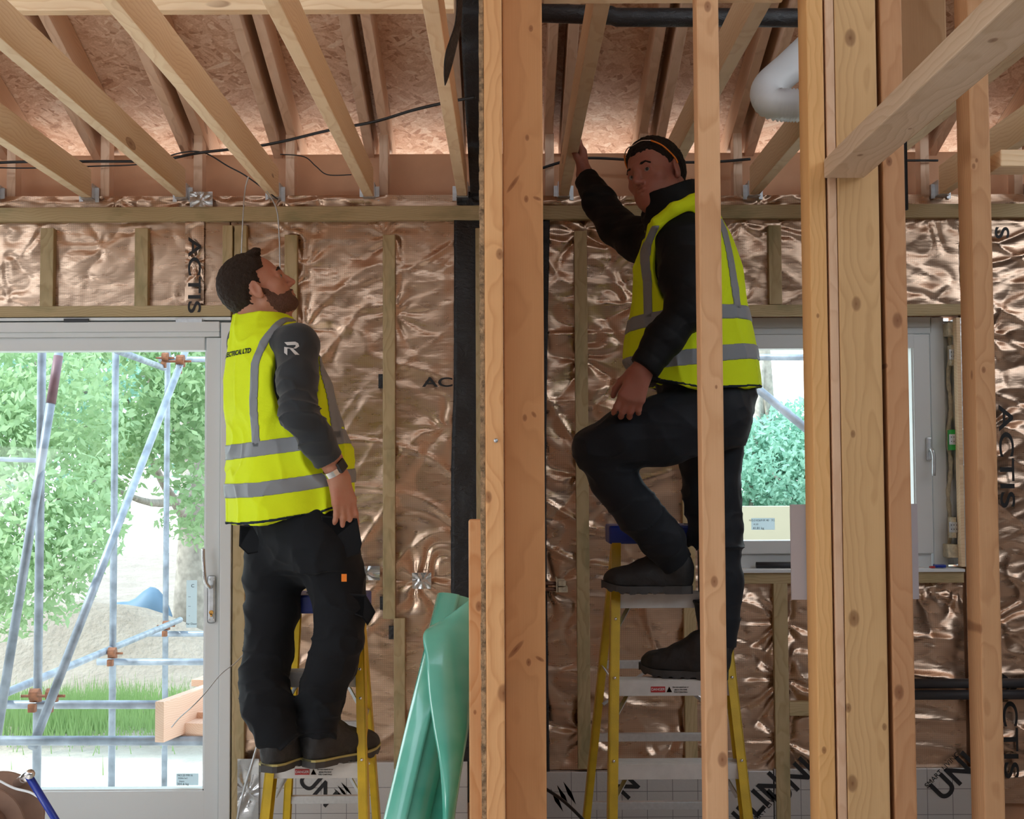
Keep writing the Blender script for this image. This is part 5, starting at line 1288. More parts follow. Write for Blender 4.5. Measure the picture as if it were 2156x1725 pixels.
def boot(parent, ankle, heel_floor, toe_dir, L=0.30, label=None, stripe=False, h=0.0032, floor_z=None, shaft_top=None, pitch=0.0, name='boot'):
    """boot with heel centre on the floor point, pointing along toe_dir (may pitch)"""
    f = Vector(toe_dir).normalized(); R_ = frame3(f, (0,0,1)); B = Loc(heel_floor, R_); q = lambda x,y,z: B(x,y,z)
    S_ = Sdf()
    S_.chain([q(0.035,0,0.045),q(0.10,0,0.052),q(0.17,0,0.048),q(L-0.055,0.0,0.042)],[0.040,0.042,0.044,0.040],0.03)
    S_.ell(q(L-0.062,0,0.045),[0.060,0.047,0.036],R_,0.02); S_.ell(q(0.030,0,0.055),[0.042,0.036,0.05],R_,0.02)
    S_.chain([q(0.145,0,0.075),q(0.085,0,0.115)],[0.036,0.042],0.03)
    st = q(0.050,0,0.155) if shaft_top is None else npv(shaft_top)
    S_.cap(q(0.058,0,0.085), st, 0.047, 0.050, 0.03)
    S_.add(lambda p: 0.018-((p-npv(heel_floor))@R_[:,2]), [-BIG]*3, [BIG]*3, 0.0, 'and')
    S_.disp(lambda p,d: np.where(np.abs(d)<0.03, 0.0022*(vnoise(p[:,0]*40,p[:,1]*40,p[:,2]*40,3)), 0).astype(np.float32))

    o = sdf_obj(name, S_, h, M['boot'], parent, 1, lo=np.min([q(-0.05,-0.09,-0.01),q(L+.05,.09,.2),q(-.05,.09,.2),q(L+.05,-.09,0),st-0.07],0), hi=np.max([q(-0.05,-0.09,-0.01),q(L+.05,.09,.2),q(-.05,.09,.2),q(L+.05,-.09,0),st+0.07],0))
    if label: o['label'] = label
    prof = [(0.0,0.030),(0.03,0.040),(0.09,0.037),(0.17,0.048),(L-0.09,0.051),(L-0.045,0.046),(L-0.012,0.030),(L+0.002,0.010)]
    def slab(nm, z0, z1, grow, mt, par, tread=False):
        xs = np.linspace(-0.008,L+0.004,40); w = np.interp(xs,[p[0] for p in prof],[p[1] for p in prof])+grow; w[0] = 0.018+grow
        bm = bmesh.new(); loops = []
        org = Vector(parent.matrix_basis.translation)
        ring = [(x,ww) for x,ww in zip(xs,w)]+[(x,-ww) for x,ww in reversed(list(zip(xs,w)))]
        def toe(x): return 0.016*max(0,(x-0.2)/(L-0.2))**2
        n_ = len(ring); lo_ = [bm.verts.new(Vector(q(x,y,z0+toe(x)+(0.006*(1 if (int(x/0.018)%2) else 0) if tread and 0.09<x else 0)))-org) for x,y in ring]; hi_ = [bm.verts.new(Vector(q(x,y,z1+toe(x)))-org) for x,y in ring]
        for i in range(n_): bm.faces.new((lo_[i],lo_[(i+1)%n_],hi_[(i+1)%n_],hi_[i]))
        half = n_//2
        for i in range(half-1):
            for L_ in (lo_,hi_): bm.faces.new((L_[i],L_[i+1],L_[n_-2-i],L_[n_-1-i]))
        return bm_link(nm, bm, mt, par)
    s = slab('sole', 0.0, 0.026, 0.003, M['sole'], parent, True); s.name = name+'_sole'; s['label'] = 'grey rubber boot sole'
    if stripe: slab('sole_stripe', 0.020, 0.0265, 0.0052, M['solestripe'], parent)['label'] = 'mustard stripe round the boot sole'
    bm = bmesh.new(); org = Vector(parent.matrix_basis.translation)
    for k in range(6):
        t = k/5; c = np.array([0.165-0.085*t,0,0.088+0.062*t]); hw = 0.022+0.004*t
        pts = [Vector(q(c[0]+0.006*((-1)**k),-hw,c[2]-0.014))-org, Vector(q(c[0],0,c[2]+0.010))-org, Vector(q(c[0]-0.006*((-1)**k),hw,c[2]-0.014))-org]
        t_ = tube_mesh(smooth_path(pts,5),0.0026,6); me = bpy.data.meshes.new('t'); t_.to_mesh(me); t_.free(); bm.from_mesh(me); bpy.data.meshes.remove(me)
    l = bm_link('laces', bm, M['binding'], parent, smooth=True)
    return o
def eyeballs(parent, H, sc, look):
    org = Vector(parent.matrix_basis.translation)
    for s_ in (1,-1):
        c = Vector(H(0.0805*sc,s_*0.031*sc,0.0*sc))-org
        bm = bmesh.new(); bmesh.ops.create_uvsphere(bm, u_segments=20, v_segments=14, radius=0.0118*sc); o = bm_link('eyeball', bm, M['eye'], parent, smooth=True); o.location = c
        d = Vector(look).normalized(); bm = bmesh.new(); bmesh.ops.create_uvsphere(bm, u_segments=16, v_segments=10, radius=0.0066*sc); i = bm_link('iris', bm, M['iris'], o, smooth=True); i.location = d*0.0066*sc
# ================================================================ PEOPLE
def nz(v): return npv(v)
def off(S_, o): return lambda p: S_.ev(p)-o
def secs(rows, Y, yaw, ratio=None):
    """rows: (py, pxL, pxR, b) -> loft sections; a solved so the silhouette matches"""
    out = []
    for (py,l,r,b,dy) in rows:
        q0 = P(l,py,Y+dy); q1 = P(r,py,Y+dy); Wd = (q1.x-q0.x)/2; c, s_ = abs(math.cos(yaw)), abs(math.sin(yaw))
        if c > 0.3: a = math.sqrt(max(0.06**2,(Wd*Wd-(b*s_)**2)))/c
        else: a, b = b, Wd
        out.append(((q0.z+q1.z)/2, (q0.x+q1.x)/2, Y+dy, a, b))
    return out
def hemcut(S_, pts, Y, below=True):
    w = [P(x,y,Y) for x,y in pts]; xs = [v.x for v in w]; zs = [v.z for v in w]
    S_.add((lambda p: np.interp(p[:,0],xs,zs)-p[:,2]) if below else (lambda p: p[:,2]-np.interp(p[:,0],xs,zs)), [-BIG]*3, [BIG]*3, 0.0, 'and')
def bandsolid(vest_ev, base, thick, regions):
    """reflective tape: a slightly larger copy of the vest cut to a region"""
    B = Sdf(); lo, hi = base.bounds()
    B.add(lambda p: vest_ev(p)-thick, lo-0.01, hi+0.01, 0.0)
    for r in regions: B.add(r, [-BIG]*3, [BIG]*3, 0.0, 'and')
    return B
def between(pts_lo, pts_hi, Y):
    a = [P(x,y,Y) for x,y in pts_hi]; b = [P(x,y,Y) for x,y in pts_lo]
    ax, az = [v.x for v in a],[v.z for v in a]; bx, bz = [v.x for v in b],[v.z for v in b]
    return lambda p: np.maximum(p[:,2]-np.interp(p[:,0],ax,az), np.interp(p[:,0],bx,bz)-p[:,2])
def column(pts, hw, Y, side=-1, yc=None):
    """pts (px,py): vertical strap of half width hw following x(z) on one side in y"""
    a = sorted([(P(x,y,Y).z,P(x,y,Y).x) for x,y in pts]); zs = [v[0] for v in a]; xs = [v[1] for v in a]
    return lambda p: np.maximum(np.maximum(np.abs(p[:,0]-np.interp(p[:,2],zs,xs))-hw, side*(yc-p[:,1]) if yc is not None else -1), np.maximum(zs[0]-p[:,2], p[:,2]-zs[-1]))
UP = Vector((0,0,1))

# ---------------------------------------------------------------- the man looking up (left)
zs1 = L1Z[1]+0.0028
p1 = empty('person', (P(615,1400,4.4).x, 4.36, zs1), 'bearded man in hi-vis vest and grey jumper on the left ladder, looking up', 'person')
f1 = Vector((0.80,0.60,0)); r1 = Vector((0.60,-0.80,0))
H1 = Loc(P(541,611,4.40), frame3((0.85,0.17,0.50), (-0.49,-0.10,0.866)))
shR, shL = P(626,728,4.27), P(524,722,4.54)
elR, wrR = P(632,874,4.13), P(711,1001,4.22)
elL = shL+Vector((0.05,0.09,-0.26)); wrL = elL+Vector((0.10,0.02,-0.21))
hipR, hipL = P(698,1160,4.35), P(582,1160,4.48)
knR, knL = P(714,1335,4.29), P(566,1378,4.36)
anR, anL = P(672,1548,4.27), P(584,1556,4.20)
handR = frame3((0.20,0.08,-0.97),(0.0,0,0.1)); d_ = Vector((0.20,0.10,-0.97)).normalized(); t_ = (f1-d_*f1.dot(d_)).normalized(); b_ = Vector((0.55,-0.83,0.0)); b_ = (b_-d_*b_.dot(d_)-t_*b_.dot(t_)).normalized()
HR1 = np.array([[d_.x,t_.x,b_.x],[d_.y,t_.y,b_.y],[d_.z,t_.z,b_.z]],np.float32)
B1 = Sdf()
B1.chain([P(640,1130,4.42),P(622,1000,4.42),P(585,850,4.42)],[0.13,0.13,0.12],0.06)
B1.cap(hipL,hipR,0.078,0.078,0.03); B1.cap(shL,shR,0.062,0.062,0.05); B1.chain([P(585,850,4.42),P(562,745,4.42)],[0.125,0.09],0.06)
B1.chain([P(560,722,4.42),P(556,676,4.415),H1(-0.035,0,-0.035)],[0.072,0.062,0.060],0.04)
B1.chain([P(585,690,4.40),H1(0.03,0,-0.075)],[0.045,0.045],0.04)
B1.chain([shR,elR,wrR],[0.056,0.043,0.029],0.03); B1.chain([shL,elL,wrL],[0.056,0.043,0.029],0.03)
B1.chain([hipL,knL,anL],[0.074,0.050,0.036],0.03); B1.chain([hipR,knR,anR],[0.074,0.050,0.036],0.03)
B1.cap(anR,anR+Vector((0.05,0.05,-0.06)),0.034,0.02,0.03); B1.cap(anL,anL+Vector((0.03,0.06,-0.06)),0.034,0.02,0.03)
hand_sdf(B1, wrR, HR1, -1, curl=(0.12,0.18,0.22,0.28), thumb=(0.1,1.0), spread=0.05, sc=1.05)
dl = (wrL-elL).normalized(); HLf = frame3(dl,(0,0,1)); hand_sdf(B1, wrL, HLf, 1, curl=(0.5,0.6,0.7,0.7))
head_sdf(B1, H1, 0.018, 1.0)
sdf_obj('body', B1, 0.0034, M['skin'], p1, 1)
hd1 = Sdf(); head_sdf(hd1, H1, 0.018, 1.0); hd1n = Sdf(); hd1n.ops = list(hd1.ops[:6])
eyeballs(p1, H1, 1.0, (0.75,0.05,0.66))
def hairpiece(name, parent, H, skull, thick, region, mat, disp=0.0022, h=0.0025, fr=110):
    S_ = Sdf(); lo, hi = skull.bounds()
    def reg(p):
        L = (p-H.o)@H.R; return region(L)+0.0035*vnoise(L[:,0]*230,L[:,1]*230,L[:,2]*230,9)+0.003*vnoise(L[:,0]*90,L[:,1]*90,L[:,2]*90,8)
    S_.add(lambda p: skull.ev(p)-thick*np.clip(-reg(p)/0.022,0.12,1.0)**0.6, lo-0.02, hi+0.02, 0.0)
    S_.add(reg, [-BIG]*3, [BIG]*3, 0.0, 'and')
    S_.disp(lambda p,d: np.where(np.abs(d)<0.03, disp*vnoise(p[:,0]*fr,p[:,1]*fr,p[:,2]*fr,5)+disp*0.6*vnoise(p[:,0]*fr*2.6,p[:,1]*fr*2.6,p[:,2]*fr*2.6,6), 0).astype(np.float32))
    return sdf_obj(name, S_, h, mat, parent, 1, 0.05)
def reg_hair1(L):
    x, y, z = L[:,0], L[:,1], L[:,2]
    front = x-(0.045+0.42*(z-0.045)); front = np.maximum(front, x-0.088)
    temple = np.where(z < 0.05, x-(0.012+0.25*np.maximum(z,0)), -1)
    nape = -(z+0.078) ; low = np.where(x > -0.035, -(z-(-0.016+ (x+0.035)*0.10)), nape)
    ear = 0.026-np.sqrt((x+0.006)**2+(z+0.008)**2)*1.0; ear = np.where(np.abs(y) > 0.055, ear, -1)
    side = np.where((x > -0.002)&(x<0.030)&(np.abs(y)>0.05), -(z+0.03), low)
    return np.maximum(np.maximum(front, temple), np.maximum(np.where((x>-0.002)&(x<0.03),side,low), ear))
hairpiece('hair', p1, H1, hd1n, 0.009, reg_hair1, M['hair'])
# short quiff at the front of the hair
Qf = Sdf()
for k in range(7):
    y = -0.036+0.012*k; Qf.chain([H1(0.030,y,0.108),H1(0.055,y,0.111),H1(0.070,y*0.9,0.107+0.004*(k%2))],[0.013,0.010,0.005],0.008)
Qf.disp(lambda p,d: np.where(np.abs(d)<0.03, 0.003*vnoise(p[:,0]*90,p[:,1]*90,p[:,2]*90,5), 0).astype(np.float32))
sdf_obj('quiff', Qf, 0.0025, M['hair'], p1, 1)
def reg_beard(L):
    x, y, z = L[:,0], L[:,1], L[:,2]
    top = z-np.interp(x,[0.0,0.02,0.045,0.07,0.086,0.095,0.12],[0.012,-0.01,-0.046,-0.055,-0.050,-0.047,-0.047]); back = 0.004-x+0.0*z
    back = np.where(z < -0.05, (0.004+0.25*(-0.05-z))-x, 0.006-x)
    bot = -(z+0.118)
    lips = 0.013-np.sqrt(((x-0.098)/1.2)**2+((y)/1.7)**2+((z+0.066)/0.8)**2)
    return np.maximum(np.maximum(top,back),np.maximum(bot,lips))
M['beard'] = hairmat('stubble_beard', (0.17,0.085,0.058))
class _B: pass
bfull = _B(); bfull.ev = B1.ev; bfull.bounds = hd1.bounds
hairpiece('beard', p1, H1, bfull, 0.0018, reg_beard, M['beard'], 0.0009, 0.0026, 120)
bm = bmesh.new()
for s_ in (1,-1):
    t = tube_mesh([Vector(H1(*c))-p1.location for c in ((0.097,s_*0.014,0.022),(0.096,s_*0.026,0.028),(0.085,s_*0.047,0.022))],[0.004,0.006,0.0025],6); me = bpy.data.meshes.new('t'); t.to_mesh(me); t.free(); bm.from_mesh(me); bpy.data.meshes.remove(me)
bm_link('eyebrows', bm, M['hair'], p1, smooth=True)
# jumper
rows1 = [(690,515,612,.085,0),(720,488,650,.105,0),(760,480,662,.118,0),(830,482,678,.135,0),(950,492,712,.16,0),(1060,500,720,.165,0)]
J1 = Sdf(); yaw1 = math.atan2(-0.8,0.6)
J1.loft(secs(rows1,4.42,yaw1), yaw1, 0.03)
J1.cap(shL,shR,0.066,0.066,0.04); J1.cap(P(555,716,4.42),P(558,694,4.42),0.076,0.068,0.03)
J1.chain([shR,P(626,800,4.19),elR,P(668,930,4.165),wrR],[0.067,0.063,0.058,0.053,0.040],0.025)
J1.chain([shL,elL,wrL],[0.068,0.056,0.042],0.03); cuff(J1, wrL, wrL-elL, 0.08)
J1.cap(wrR-(wrR-elR).normalized()*0.075, wrR,0.047,0.040,0.004); cuff(J1, wrR-(wrR-elR).normalized()*0.060, wrR-elR, 0.12)
J1.disp(fold_disp(0.0085,7,15,3,0.25,[(elR,0.13,1.3),(shR+Vector((0,0,-0.12)),0.12,0.7),(wrR,0.08,0.5)]))
sdf_obj('jumper', J1, 0.0045, M['jumper'], p1, 1)
bm_text = lambda *a: None
# vest
rows = [(666,512,592,.085,0),(690,497,622,.110,0),(720,483,652,.125,0),(760,475,672,.138,0),(800,474,688,.150,0),(850,477,700,.160,0),(915,482,722,.175,0),(945,482,735,.185,0),(1000,479,739,.19,0),(1050,479,737,.19,0),(1130,480,737,.19,0)]
Vt = Sdf(); Vt.loft(secs(rows,4.42,yaw1), yaw1, 0.02, e=2.4)
sa = P(556,716,4.42); Vt.cap(sa+r1*-0.08, sa+r1*0.085+Vector((0,0,-0.008)), 0.074, 0.074, 0.03)
hole = (P(618,792,4.20), [0.082,0.16,0.158])
Vt.ell(hole[0], hole[1], None, 0.012, 'sub'); Vt.ell(P(640,735,4.22), [0.070,0.15,0.09], None, 0.02, 'sub')
Vt.cap(H1(-0.03,0,-0.06), P(566,690,4.42), 0.058, 0.060, 0.01, 'sub')
Vt.cap(P(592,700,4.5), P(640,680,4.7), 0.06, 0.08, 0.02, 'sub')
vfold = fold_disp(0.014,6,3.2,8,0.55,[(P(560,1080,4.25),0.25,0.5),(P(600,900,4.25),0.15,0.6)])
Vt.disp(lambda p,d: vfold(p,d)); 
hem = [(470,1106),(500,1105),(562,1099),(620,1090),(679,1080),(716,1065),(760,1042)]
hemcut(Vt, hem, 4.3)
vest = sdf_obj('hi_vis_vest', Vt, 0.0045, M['hivis'], p1, 1)
vev = Vt.ev
def tape(nm, par, ev_, base, regs, th=0.0028, h=0.0038, mat='reflective'):
    return sdf_obj(nm, bandsolid(ev_, base, th, regs), h, M[mat], par, 0, 0.03)
pv = p1
tape('reflective_band', p1, vev, Vt, [between([(470,968),(545,962),(640,950),(760,925)],[(470,935),(545,930),(640,918),(760,890)],4.25)])
tape('reflective_band', p1, vev, Vt, [between([(470,1051),(545,1047),(640,1034),(760,1012)],[(470,1019),(545,1016),(640,1003),(760,982)],4.25)])
tape('reflective_strap', p1, vev, Vt, [column([(543,945),(534,840),(537,764),(556,715),(584,676),(600,660)],0.0155,4.25,-1,4.45)])
tape('reflective_strap', p1, vev, Vt, [column([(712,925),(694,830),(680,775),(668,720),(664,700)],0.0145,4.3,-1,4.6)])
tape('hem_binding', p1, vev, Vt, [between([(x,y+1) for x,y in hem],[(x,y-5) for x,y in hem],4.3)], 0.0016, mat='binding')
def proj(me_obj, loc, nrm, ev_, body, size, mat, rotm, parent, sx=1.0, name='lettering'):
    """text whose vertices are pressed on to a signed-distance surface"""
    c = bpy.data.curves.new(name,'FONT'); c.body = body; c.size = size; c.align_x = 'CENTER'; c.align_y = 'CENTER'; c.extrude = 0.0; c.resolution_u = 4; c.offset = 0.0008
    o = bpy.data.objects.new(name,c); COL.objects.link(o); bpy.context.view_layer.update(); me = bpy.data.meshes.new_from_object(o.evaluated_get(bpy.context.evaluated_depsgraph_get())); bpy.data.objects.remove(o)
    return press(name, me, loc, nrm, ev_, mat, rotm, parent, sx)
def press(name, me, loc, nrm, ev_, mat, rotm, parent, sx=1.0):
    bm = bmesh.new(); bm.from_mesh(me); bmesh.ops.triangulate(bm, faces=bm.faces[:])
    bmesh.ops.subdivide_edges(bm, edges=[e for e in bm.edges if e.calc_length() > 0.006], cuts=2)
    n_ = npv(nrm); n_ /= np.linalg.norm(n_); vs = np.array([v.co[:] for v in bm.verts],np.float32); vs[:,0] *= sx
    W_ = npv(loc)+vs@np.array(rotm,np.float32).T
    t = np.full(len(W_),0.12,np.float32)
    for _ in range(40):
        d = ev_((W_+n_*t[:,None]).astype(np.float32)); t -= np.clip(d,-0.03,0.03)*0.7
    W_ = W_+n_*(t+0.0022)[:,None]
    for v,w in zip(bm.verts,W_): v.co = Vector(w)-parent.matrix_basis.translation
    bm.normal_update(); o = bm_link(name, bm, mat, parent); return o
# back lettering on the vest, sleeve emblem on the jumper
nb = Vector((-0.62,-0.78,0)).normalized(); xr = Vector((0.78,-0.62,0)); RM = np.array([[xr.x,0,nb.x],[xr.y,0,nb.y],[0.04,1,0]],np.float32)
proj(None, P(503,746,4.36), nb, vev, 'DN ELECTRICAL LTD', 0.022, M['binding'], RM, p1, 0.95)
def poly_me(polys, s):
    bm = bmesh.new()
    for pl in polys:
        bm.faces.new([bm.verts.new((x*s,y*s,0)) for x,y in pl])
    me = bpy.data.meshes.new('mark'); bm.to_mesh(me); bm.free(); return me
M['mark'] = plain('pale_print',(0.62,0.60,0.58),0.7)
RP = [[(-.5,.5),(.25,.5),(.45,.38),(.28,.26),(-.30,.26)],[(.45,.38),(.52,.15),(.30,-.02),(.12,.0),(.26,.13),(.28,.26)],[(-.5,.16),(.12,.0),(.30,-.02),(.02,-.02),(-.28,.02)],[(-.5,.16),(-.28,.02),(-.28,-.5),(-.5,-.28)],[(-.12,-.02),(.10,-.02),(.55,-.5),(.25,-.5)]]
na = Vector((0.15,-0.99,0.05)).normalized(); RMa = np.array([[1,0,na.x],[0.1,0,na.y],[0,1,0]],np.float32)
press('emblem', poly_me(RP,0.046), P(614,736,4.20), na, J1.ev, M['mark'], RMa, p1)
# watch
wd_ = (wrR-elR).normalized(); cw = wrR-wd_*0.022
R3 = frame3(wd_, b_)
bm = bmesh.new(); bmesh.ops.create_cone(bm, cap_ends=False, segments=32, radius1=0.0385, radius2=0.0372, depth=0.020)
Mw = Matrix(((R3[0,1],R3[0,2],R3[0,0]),(R3[1,1],R3[1,2],R3[1,0]),(R3[2,1],R3[2,2],R3[2,0]))).to_4x4(); Mw.translation = cw-p1.location
bmesh.ops.transform(bm, matrix=Mw@Matrix.Diagonal((1.0,0.92,1,1)), verts=bm.verts[:]); bmesh.ops.solidify(bm, geom=bm.faces[:], thickness=0.003)
wt = bm_link('wrist_watch', bm, M['chrome'], p1, smooth=False); wt['label'] = 'steel link bracelet watch'
fw = Vector((0.75,-0.62,0.35)).normalized(); cc = cw+fw*0.037; bm = bmesh.new(); add_box(bm,-0.018,0.018,-0.020,0.020,-0.005,0.006,bevel=0.005)
rx = wd_; rz = fw; rz = (rz-rx*rz.dot(rx)).normalized(); ry = rz.cross(rx); mm = Matrix((rx,ry,rz)).transposed().to_4x4(); mm.translation = cc-p1.location
bmesh.ops.transform(bm, matrix=mm, verts=bm.verts[:]); bm_link('watch_face', bm, M['black_plastic'], wt)
# trousers
T1 = Sdf()
T1.cap(P(592,1172,4.46),P(684,1172,4.36),0.098,0.098,0.04)
T1.loft(secs([(1060,505,716,.135,0),(1100,508,736,.145,0),(1130,514,752,.145,0),(1160,524,760,.14,0),(1195,534,756,.12,0)],4.42,yaw1), yaw1, 0.05)
T1.chain([P(582,1150,4.47),P(576,1215,4.45),P(573,1285,4.41),knL,P(554,1440,4.31),P(566,1490,4.26),P(582,1548,4.21)],[0.105,0.095,0.083,0.076,0.073,0.077,0.063],0.03)
T1.chain([P(690,1168,4.36),P(706,1225,4.33),P(718,1285,4.31),P(712,1345,4.29),P(698,1400,4.285),P(676,1460,4.28),P(670,1560,4.27)],[0.098,0.092,0.084,0.073,0.070,0.066,0.058],0.03)
T1.disp(fold_disp(0.012,6,13,31,0.35,[(knL,0.16,0.9),(knR,0.15,1.1),(anL+Vector((0,0,0.06)),0.13,1.3),(anR+Vector((0,0,0.07)),0.13,1.2),(P(640,1220,4.3),0.12,0.8)]))
hz1 = P(600,1562,4.25).z
T1.add(lambda p: (hz1+0.10*(p[:,0]-P(600,1562,4.25).x))-p[:,2], [-BIG]*3, [BIG]*3, 0.0, 'and')
tr1 = sdf_obj('trousers', T1, 0.0048, M['trouser'], p1, 1)
def flap(name, pts, Y, th, mat, par, curve=0.0):
    """holster pocket: a thick polygon panel"""
    bm = bmesh.new(); vs = [bm.verts.new(P(x,y,Y+dy)-p1.location) for x,y,dy in pts]; f = bm.faces.new(vs)
    r_ = bmesh.ops.solidify(bm, geom=[f], thickness=th); bmesh.ops.bevel(bm, geom=bm.edges[:], offset=th*0.35, segments=2, affect='EDGES')
    return bm_link(name, bm, mat, par, smooth=True)
flap('holster_pocket', [(676,1086,0),(752,1092,0.02),(762,1145,0.02),(757,1166,0.02),(700,1186,0),(690,1175,0),(680,1150,0)], 4.225, 0.016, M['trouser'], tr1)
flap('tool_pocket', [(505,1106,0.02),(530,1106,0),(560,1160,0),(522,1168,0.02),(503,1150,0.02)], 4.345, 0.018, M['trouser'], tr1)
flap('knee_pad_flap', [(735,1250,0.0),(770,1252,0.02),(791,1289,0.03),(774,1318,0.03),(762,1300,0.0),(735,1290,0)], 4.24, 0.020, M['trouser'], tr1)
Tg = box('orange_tag', P(719,1210,4.225).x, P(730,1210,4.225).x, 4.223, 4.227, P(719,1225,4.225).z, P(719,1209,4.225).z, M['orange'], None)
Tg.location = Tg.location-p1.location; Tg.parent = tr1
hf1 = Vector((P(640,1621,4.21).x-0.0,4.20,zs1)); boot(p1, anR, P(641,1621,4.21)*0+Vector((P(648,1621,4.22).x,4.235,zs1)), (0.66,0.75,0.0), 0.29, stripe=True, shaft_top=P(664,1552,4.27), name='right_boot')
boot(p1, anL, Vector((P(563,1632,4.16).x,4.17,zs1)), (0.42,0.91,0.0), 0.29, stripe=True, shaft_top=P(582,1550,4.21), name='left_boot')

# ---------------------------------------------------------------- the man in the dark jacket (right)
zU, zD = L2Z[2]+0.0028, L2Z[1]+0.0028
p2 = empty('person', (P(1480,1400,4.35).x, 4.32, zD), 'man in black padded jacket and hi-vis vest on the right ladder, arm raised', 'person')
H2 = Loc(P(1381,371,4.26), frame3((-0.68,-0.72,-0.06), (-0.20,0.16,0.965)))
sL, sR = P(1436,500,4.17), P(1392,520,4.48)
eL, wL = P(1446,652,4.06), P(1350,782,4.03)
eR, wR = P(1300,480,4.66), P(1231,368,4.86)
hL, hR = P(1500,868,4.23), P(1512,868,4.42)
kL, kR = P(1262,956,4.20), P(1500,1120,4.40)
aL, aR = P(1424,1196,4.36), P(1510,1368,4.37)
B2 = Sdf()
B2.chain([P(1500,850,4.32),P(1460,700,4.32),P(1440,580,4.32)],[0.13,0.14,0.13],0.06); B2.cap(hL,hR,0.09,0.09,0.06); B2.cap(sL,sR,0.06,0.06,0.05)
B2.chain([P(1425,500,4.33),P(1400,440,4.30),H2(-0.035,0,-0.035)],[0.08,0.064,0.064],0.04); B2.cap(P(1395,455,4.27),H2(0.03,0,-0.07),0.045,0.045,0.04)
B2.chain([sL,eL,wL],[0.056,0.043,0.030],0.03); B2.chain([sR,eR,wR],[0.056,0.043,0.030],0.03)
B2.chain([hL,kL,aL],[0.078,0.048,0.036],0.03); B2.chain([hR,kR,aR],[0.078,0.050,0.036],0.03)
B2.cap(aL,aL+Vector((-0.07,0.0,-0.055)),0.034,0.02,0.03); B2.cap(aR,aR+Vector((-0.07,0.03,-0.06)),0.034,0.02,0.03)
def rot3(d, t, b):
    d = Vector(d).normalized(); t = Vector(t); t = (t-d*t.dot(d)).normalized(); b = Vector(b); b = (b-d*b.dot(d)-t*b.dot(t)).normalized()
    return np.array([[d.x,t.x,b.x],[d.y,t.y,b.y],[d.z,t.z,b.z]],np.float32)
hand_sdf(B2, wL, rot3((-0.34,0.12,-0.94),(-0.9,0.1,0.3),(-0.1,-1,0)), 1, curl=(0.45,0.5,0.5,0.55), thumb=(0.2,0.8), spread=0.09, sc=1.02)
hand_sdf(B2, wR, rot3((-0.10,0.28,0.95),(0.0,-1,0.2),(1,0,0.1)), -1, curl=(0.25,0.25,0.3,0.35), thumb=(0.5,0.4), spread=0.04, sc=0.98)
head_sdf(B2, H2, 0.018, 1.02, 1.05)
sdf_obj('body', B2, 0.0034, M['skin2'], p2, 1)
hd2 = Sdf(); head_sdf(hd2, H2, 0.018, 1.02, 1.05); hd2n = Sdf(); hd2n.ops = list(hd2.ops[:6])
eyeballs(p2, H2, 1.02, (-0.32,-0.95,-0.0))
def reg_hair2(L):
    x, y, z = L[:,0], L[:,1], L[:,2]
    front = np.interp(x,[-0.06,-0.03,-0.01,0.012,0.02,0.045,0.06,0.10],[-0.062,-0.055,0.0,-0.008,0.028,0.048,0.064,0.066])-z; temple = front; nape = front; low = front
    ear = np.where(np.abs(y)>0.055, 0.027-np.sqrt((x+0.006)**2+(z+0.006)**2), -1)
    return np.maximum(np.maximum(front, temple), np.maximum(low, ear))
hairpiece('hair', p2, H2, hd2n, 0.0085, reg_hair2, M['hair2'])
bm = bmesh.new()
for s_ in (1,-1):
    t = tube_mesh([Vector(H2(*c))-p2.location for c in ((0.0965,s_*0.012,0.019),(0.0955,s_*0.024,0.023),(0.0905,s_*0.036,0.0245),(0.083,s_*0.050,0.017))],[0.0042,0.0055,0.005,0.002],6); me = bpy.data.meshes.new('t'); t.to_mesh(me); t.free(); bm.from_mesh(me); bpy.data.meshes.remove(me)
bm_link('eyebrows', bm, M['hair2'], p2, smooth=True)
# safety glasses pushed up on the hair
gl = bpy.data.objects.new('safety_glasses', None); COL.objects.link(gl); gl.parent = p2
def h2(*c): return Vector(H2(*c))-p2.location
bm = tube_mesh(smooth_path([h2(0.060,0.056,0.092),h2(0.073,0.030,0.101),h2(0.075,0.0,0.100),h2(0.073,-0.030,0.101),h2(0.060,-0.056,0.092)],5),0.002,6)
gl_f = bm_link('glasses_frame', bm, M['chrome'], p2, smooth=True); gl_f['label'] = 'clear safety glasses pushed up on the hair'
for s_ in (1,-1): bm_link('temple', tube_mesh(smooth_path([h2(0.060,s_*0.056,0.092),h2(0.035,s_*0.077,0.068),h2(0.0,s_*0.086,0.030),h2(-0.012,s_*0.085,0.010)],5),0.0026,6), M['orange'], gl_f, smooth=True)
bpy.data.objects.remove(gl)
for s_ in (1,-1):
    bm = bmesh.new(); L_ = [h2(0.075,s_*0.006,0.100),h2(0.073,s_*0.034,0.100),h2(0.060,s_*0.056,0.091),h2(0.040,s_*0.052,0.114),h2(0.045,s_*0.030,0.126),h2(0.049,s_*0.008,0.129)]
    bm.faces.new([bm.verts.new(v) for v in L_]); bmesh.ops.solidify(bm, geom=bm.faces[:], thickness=0.001); bm_link('lens', bm, M['glass'], gl_f)
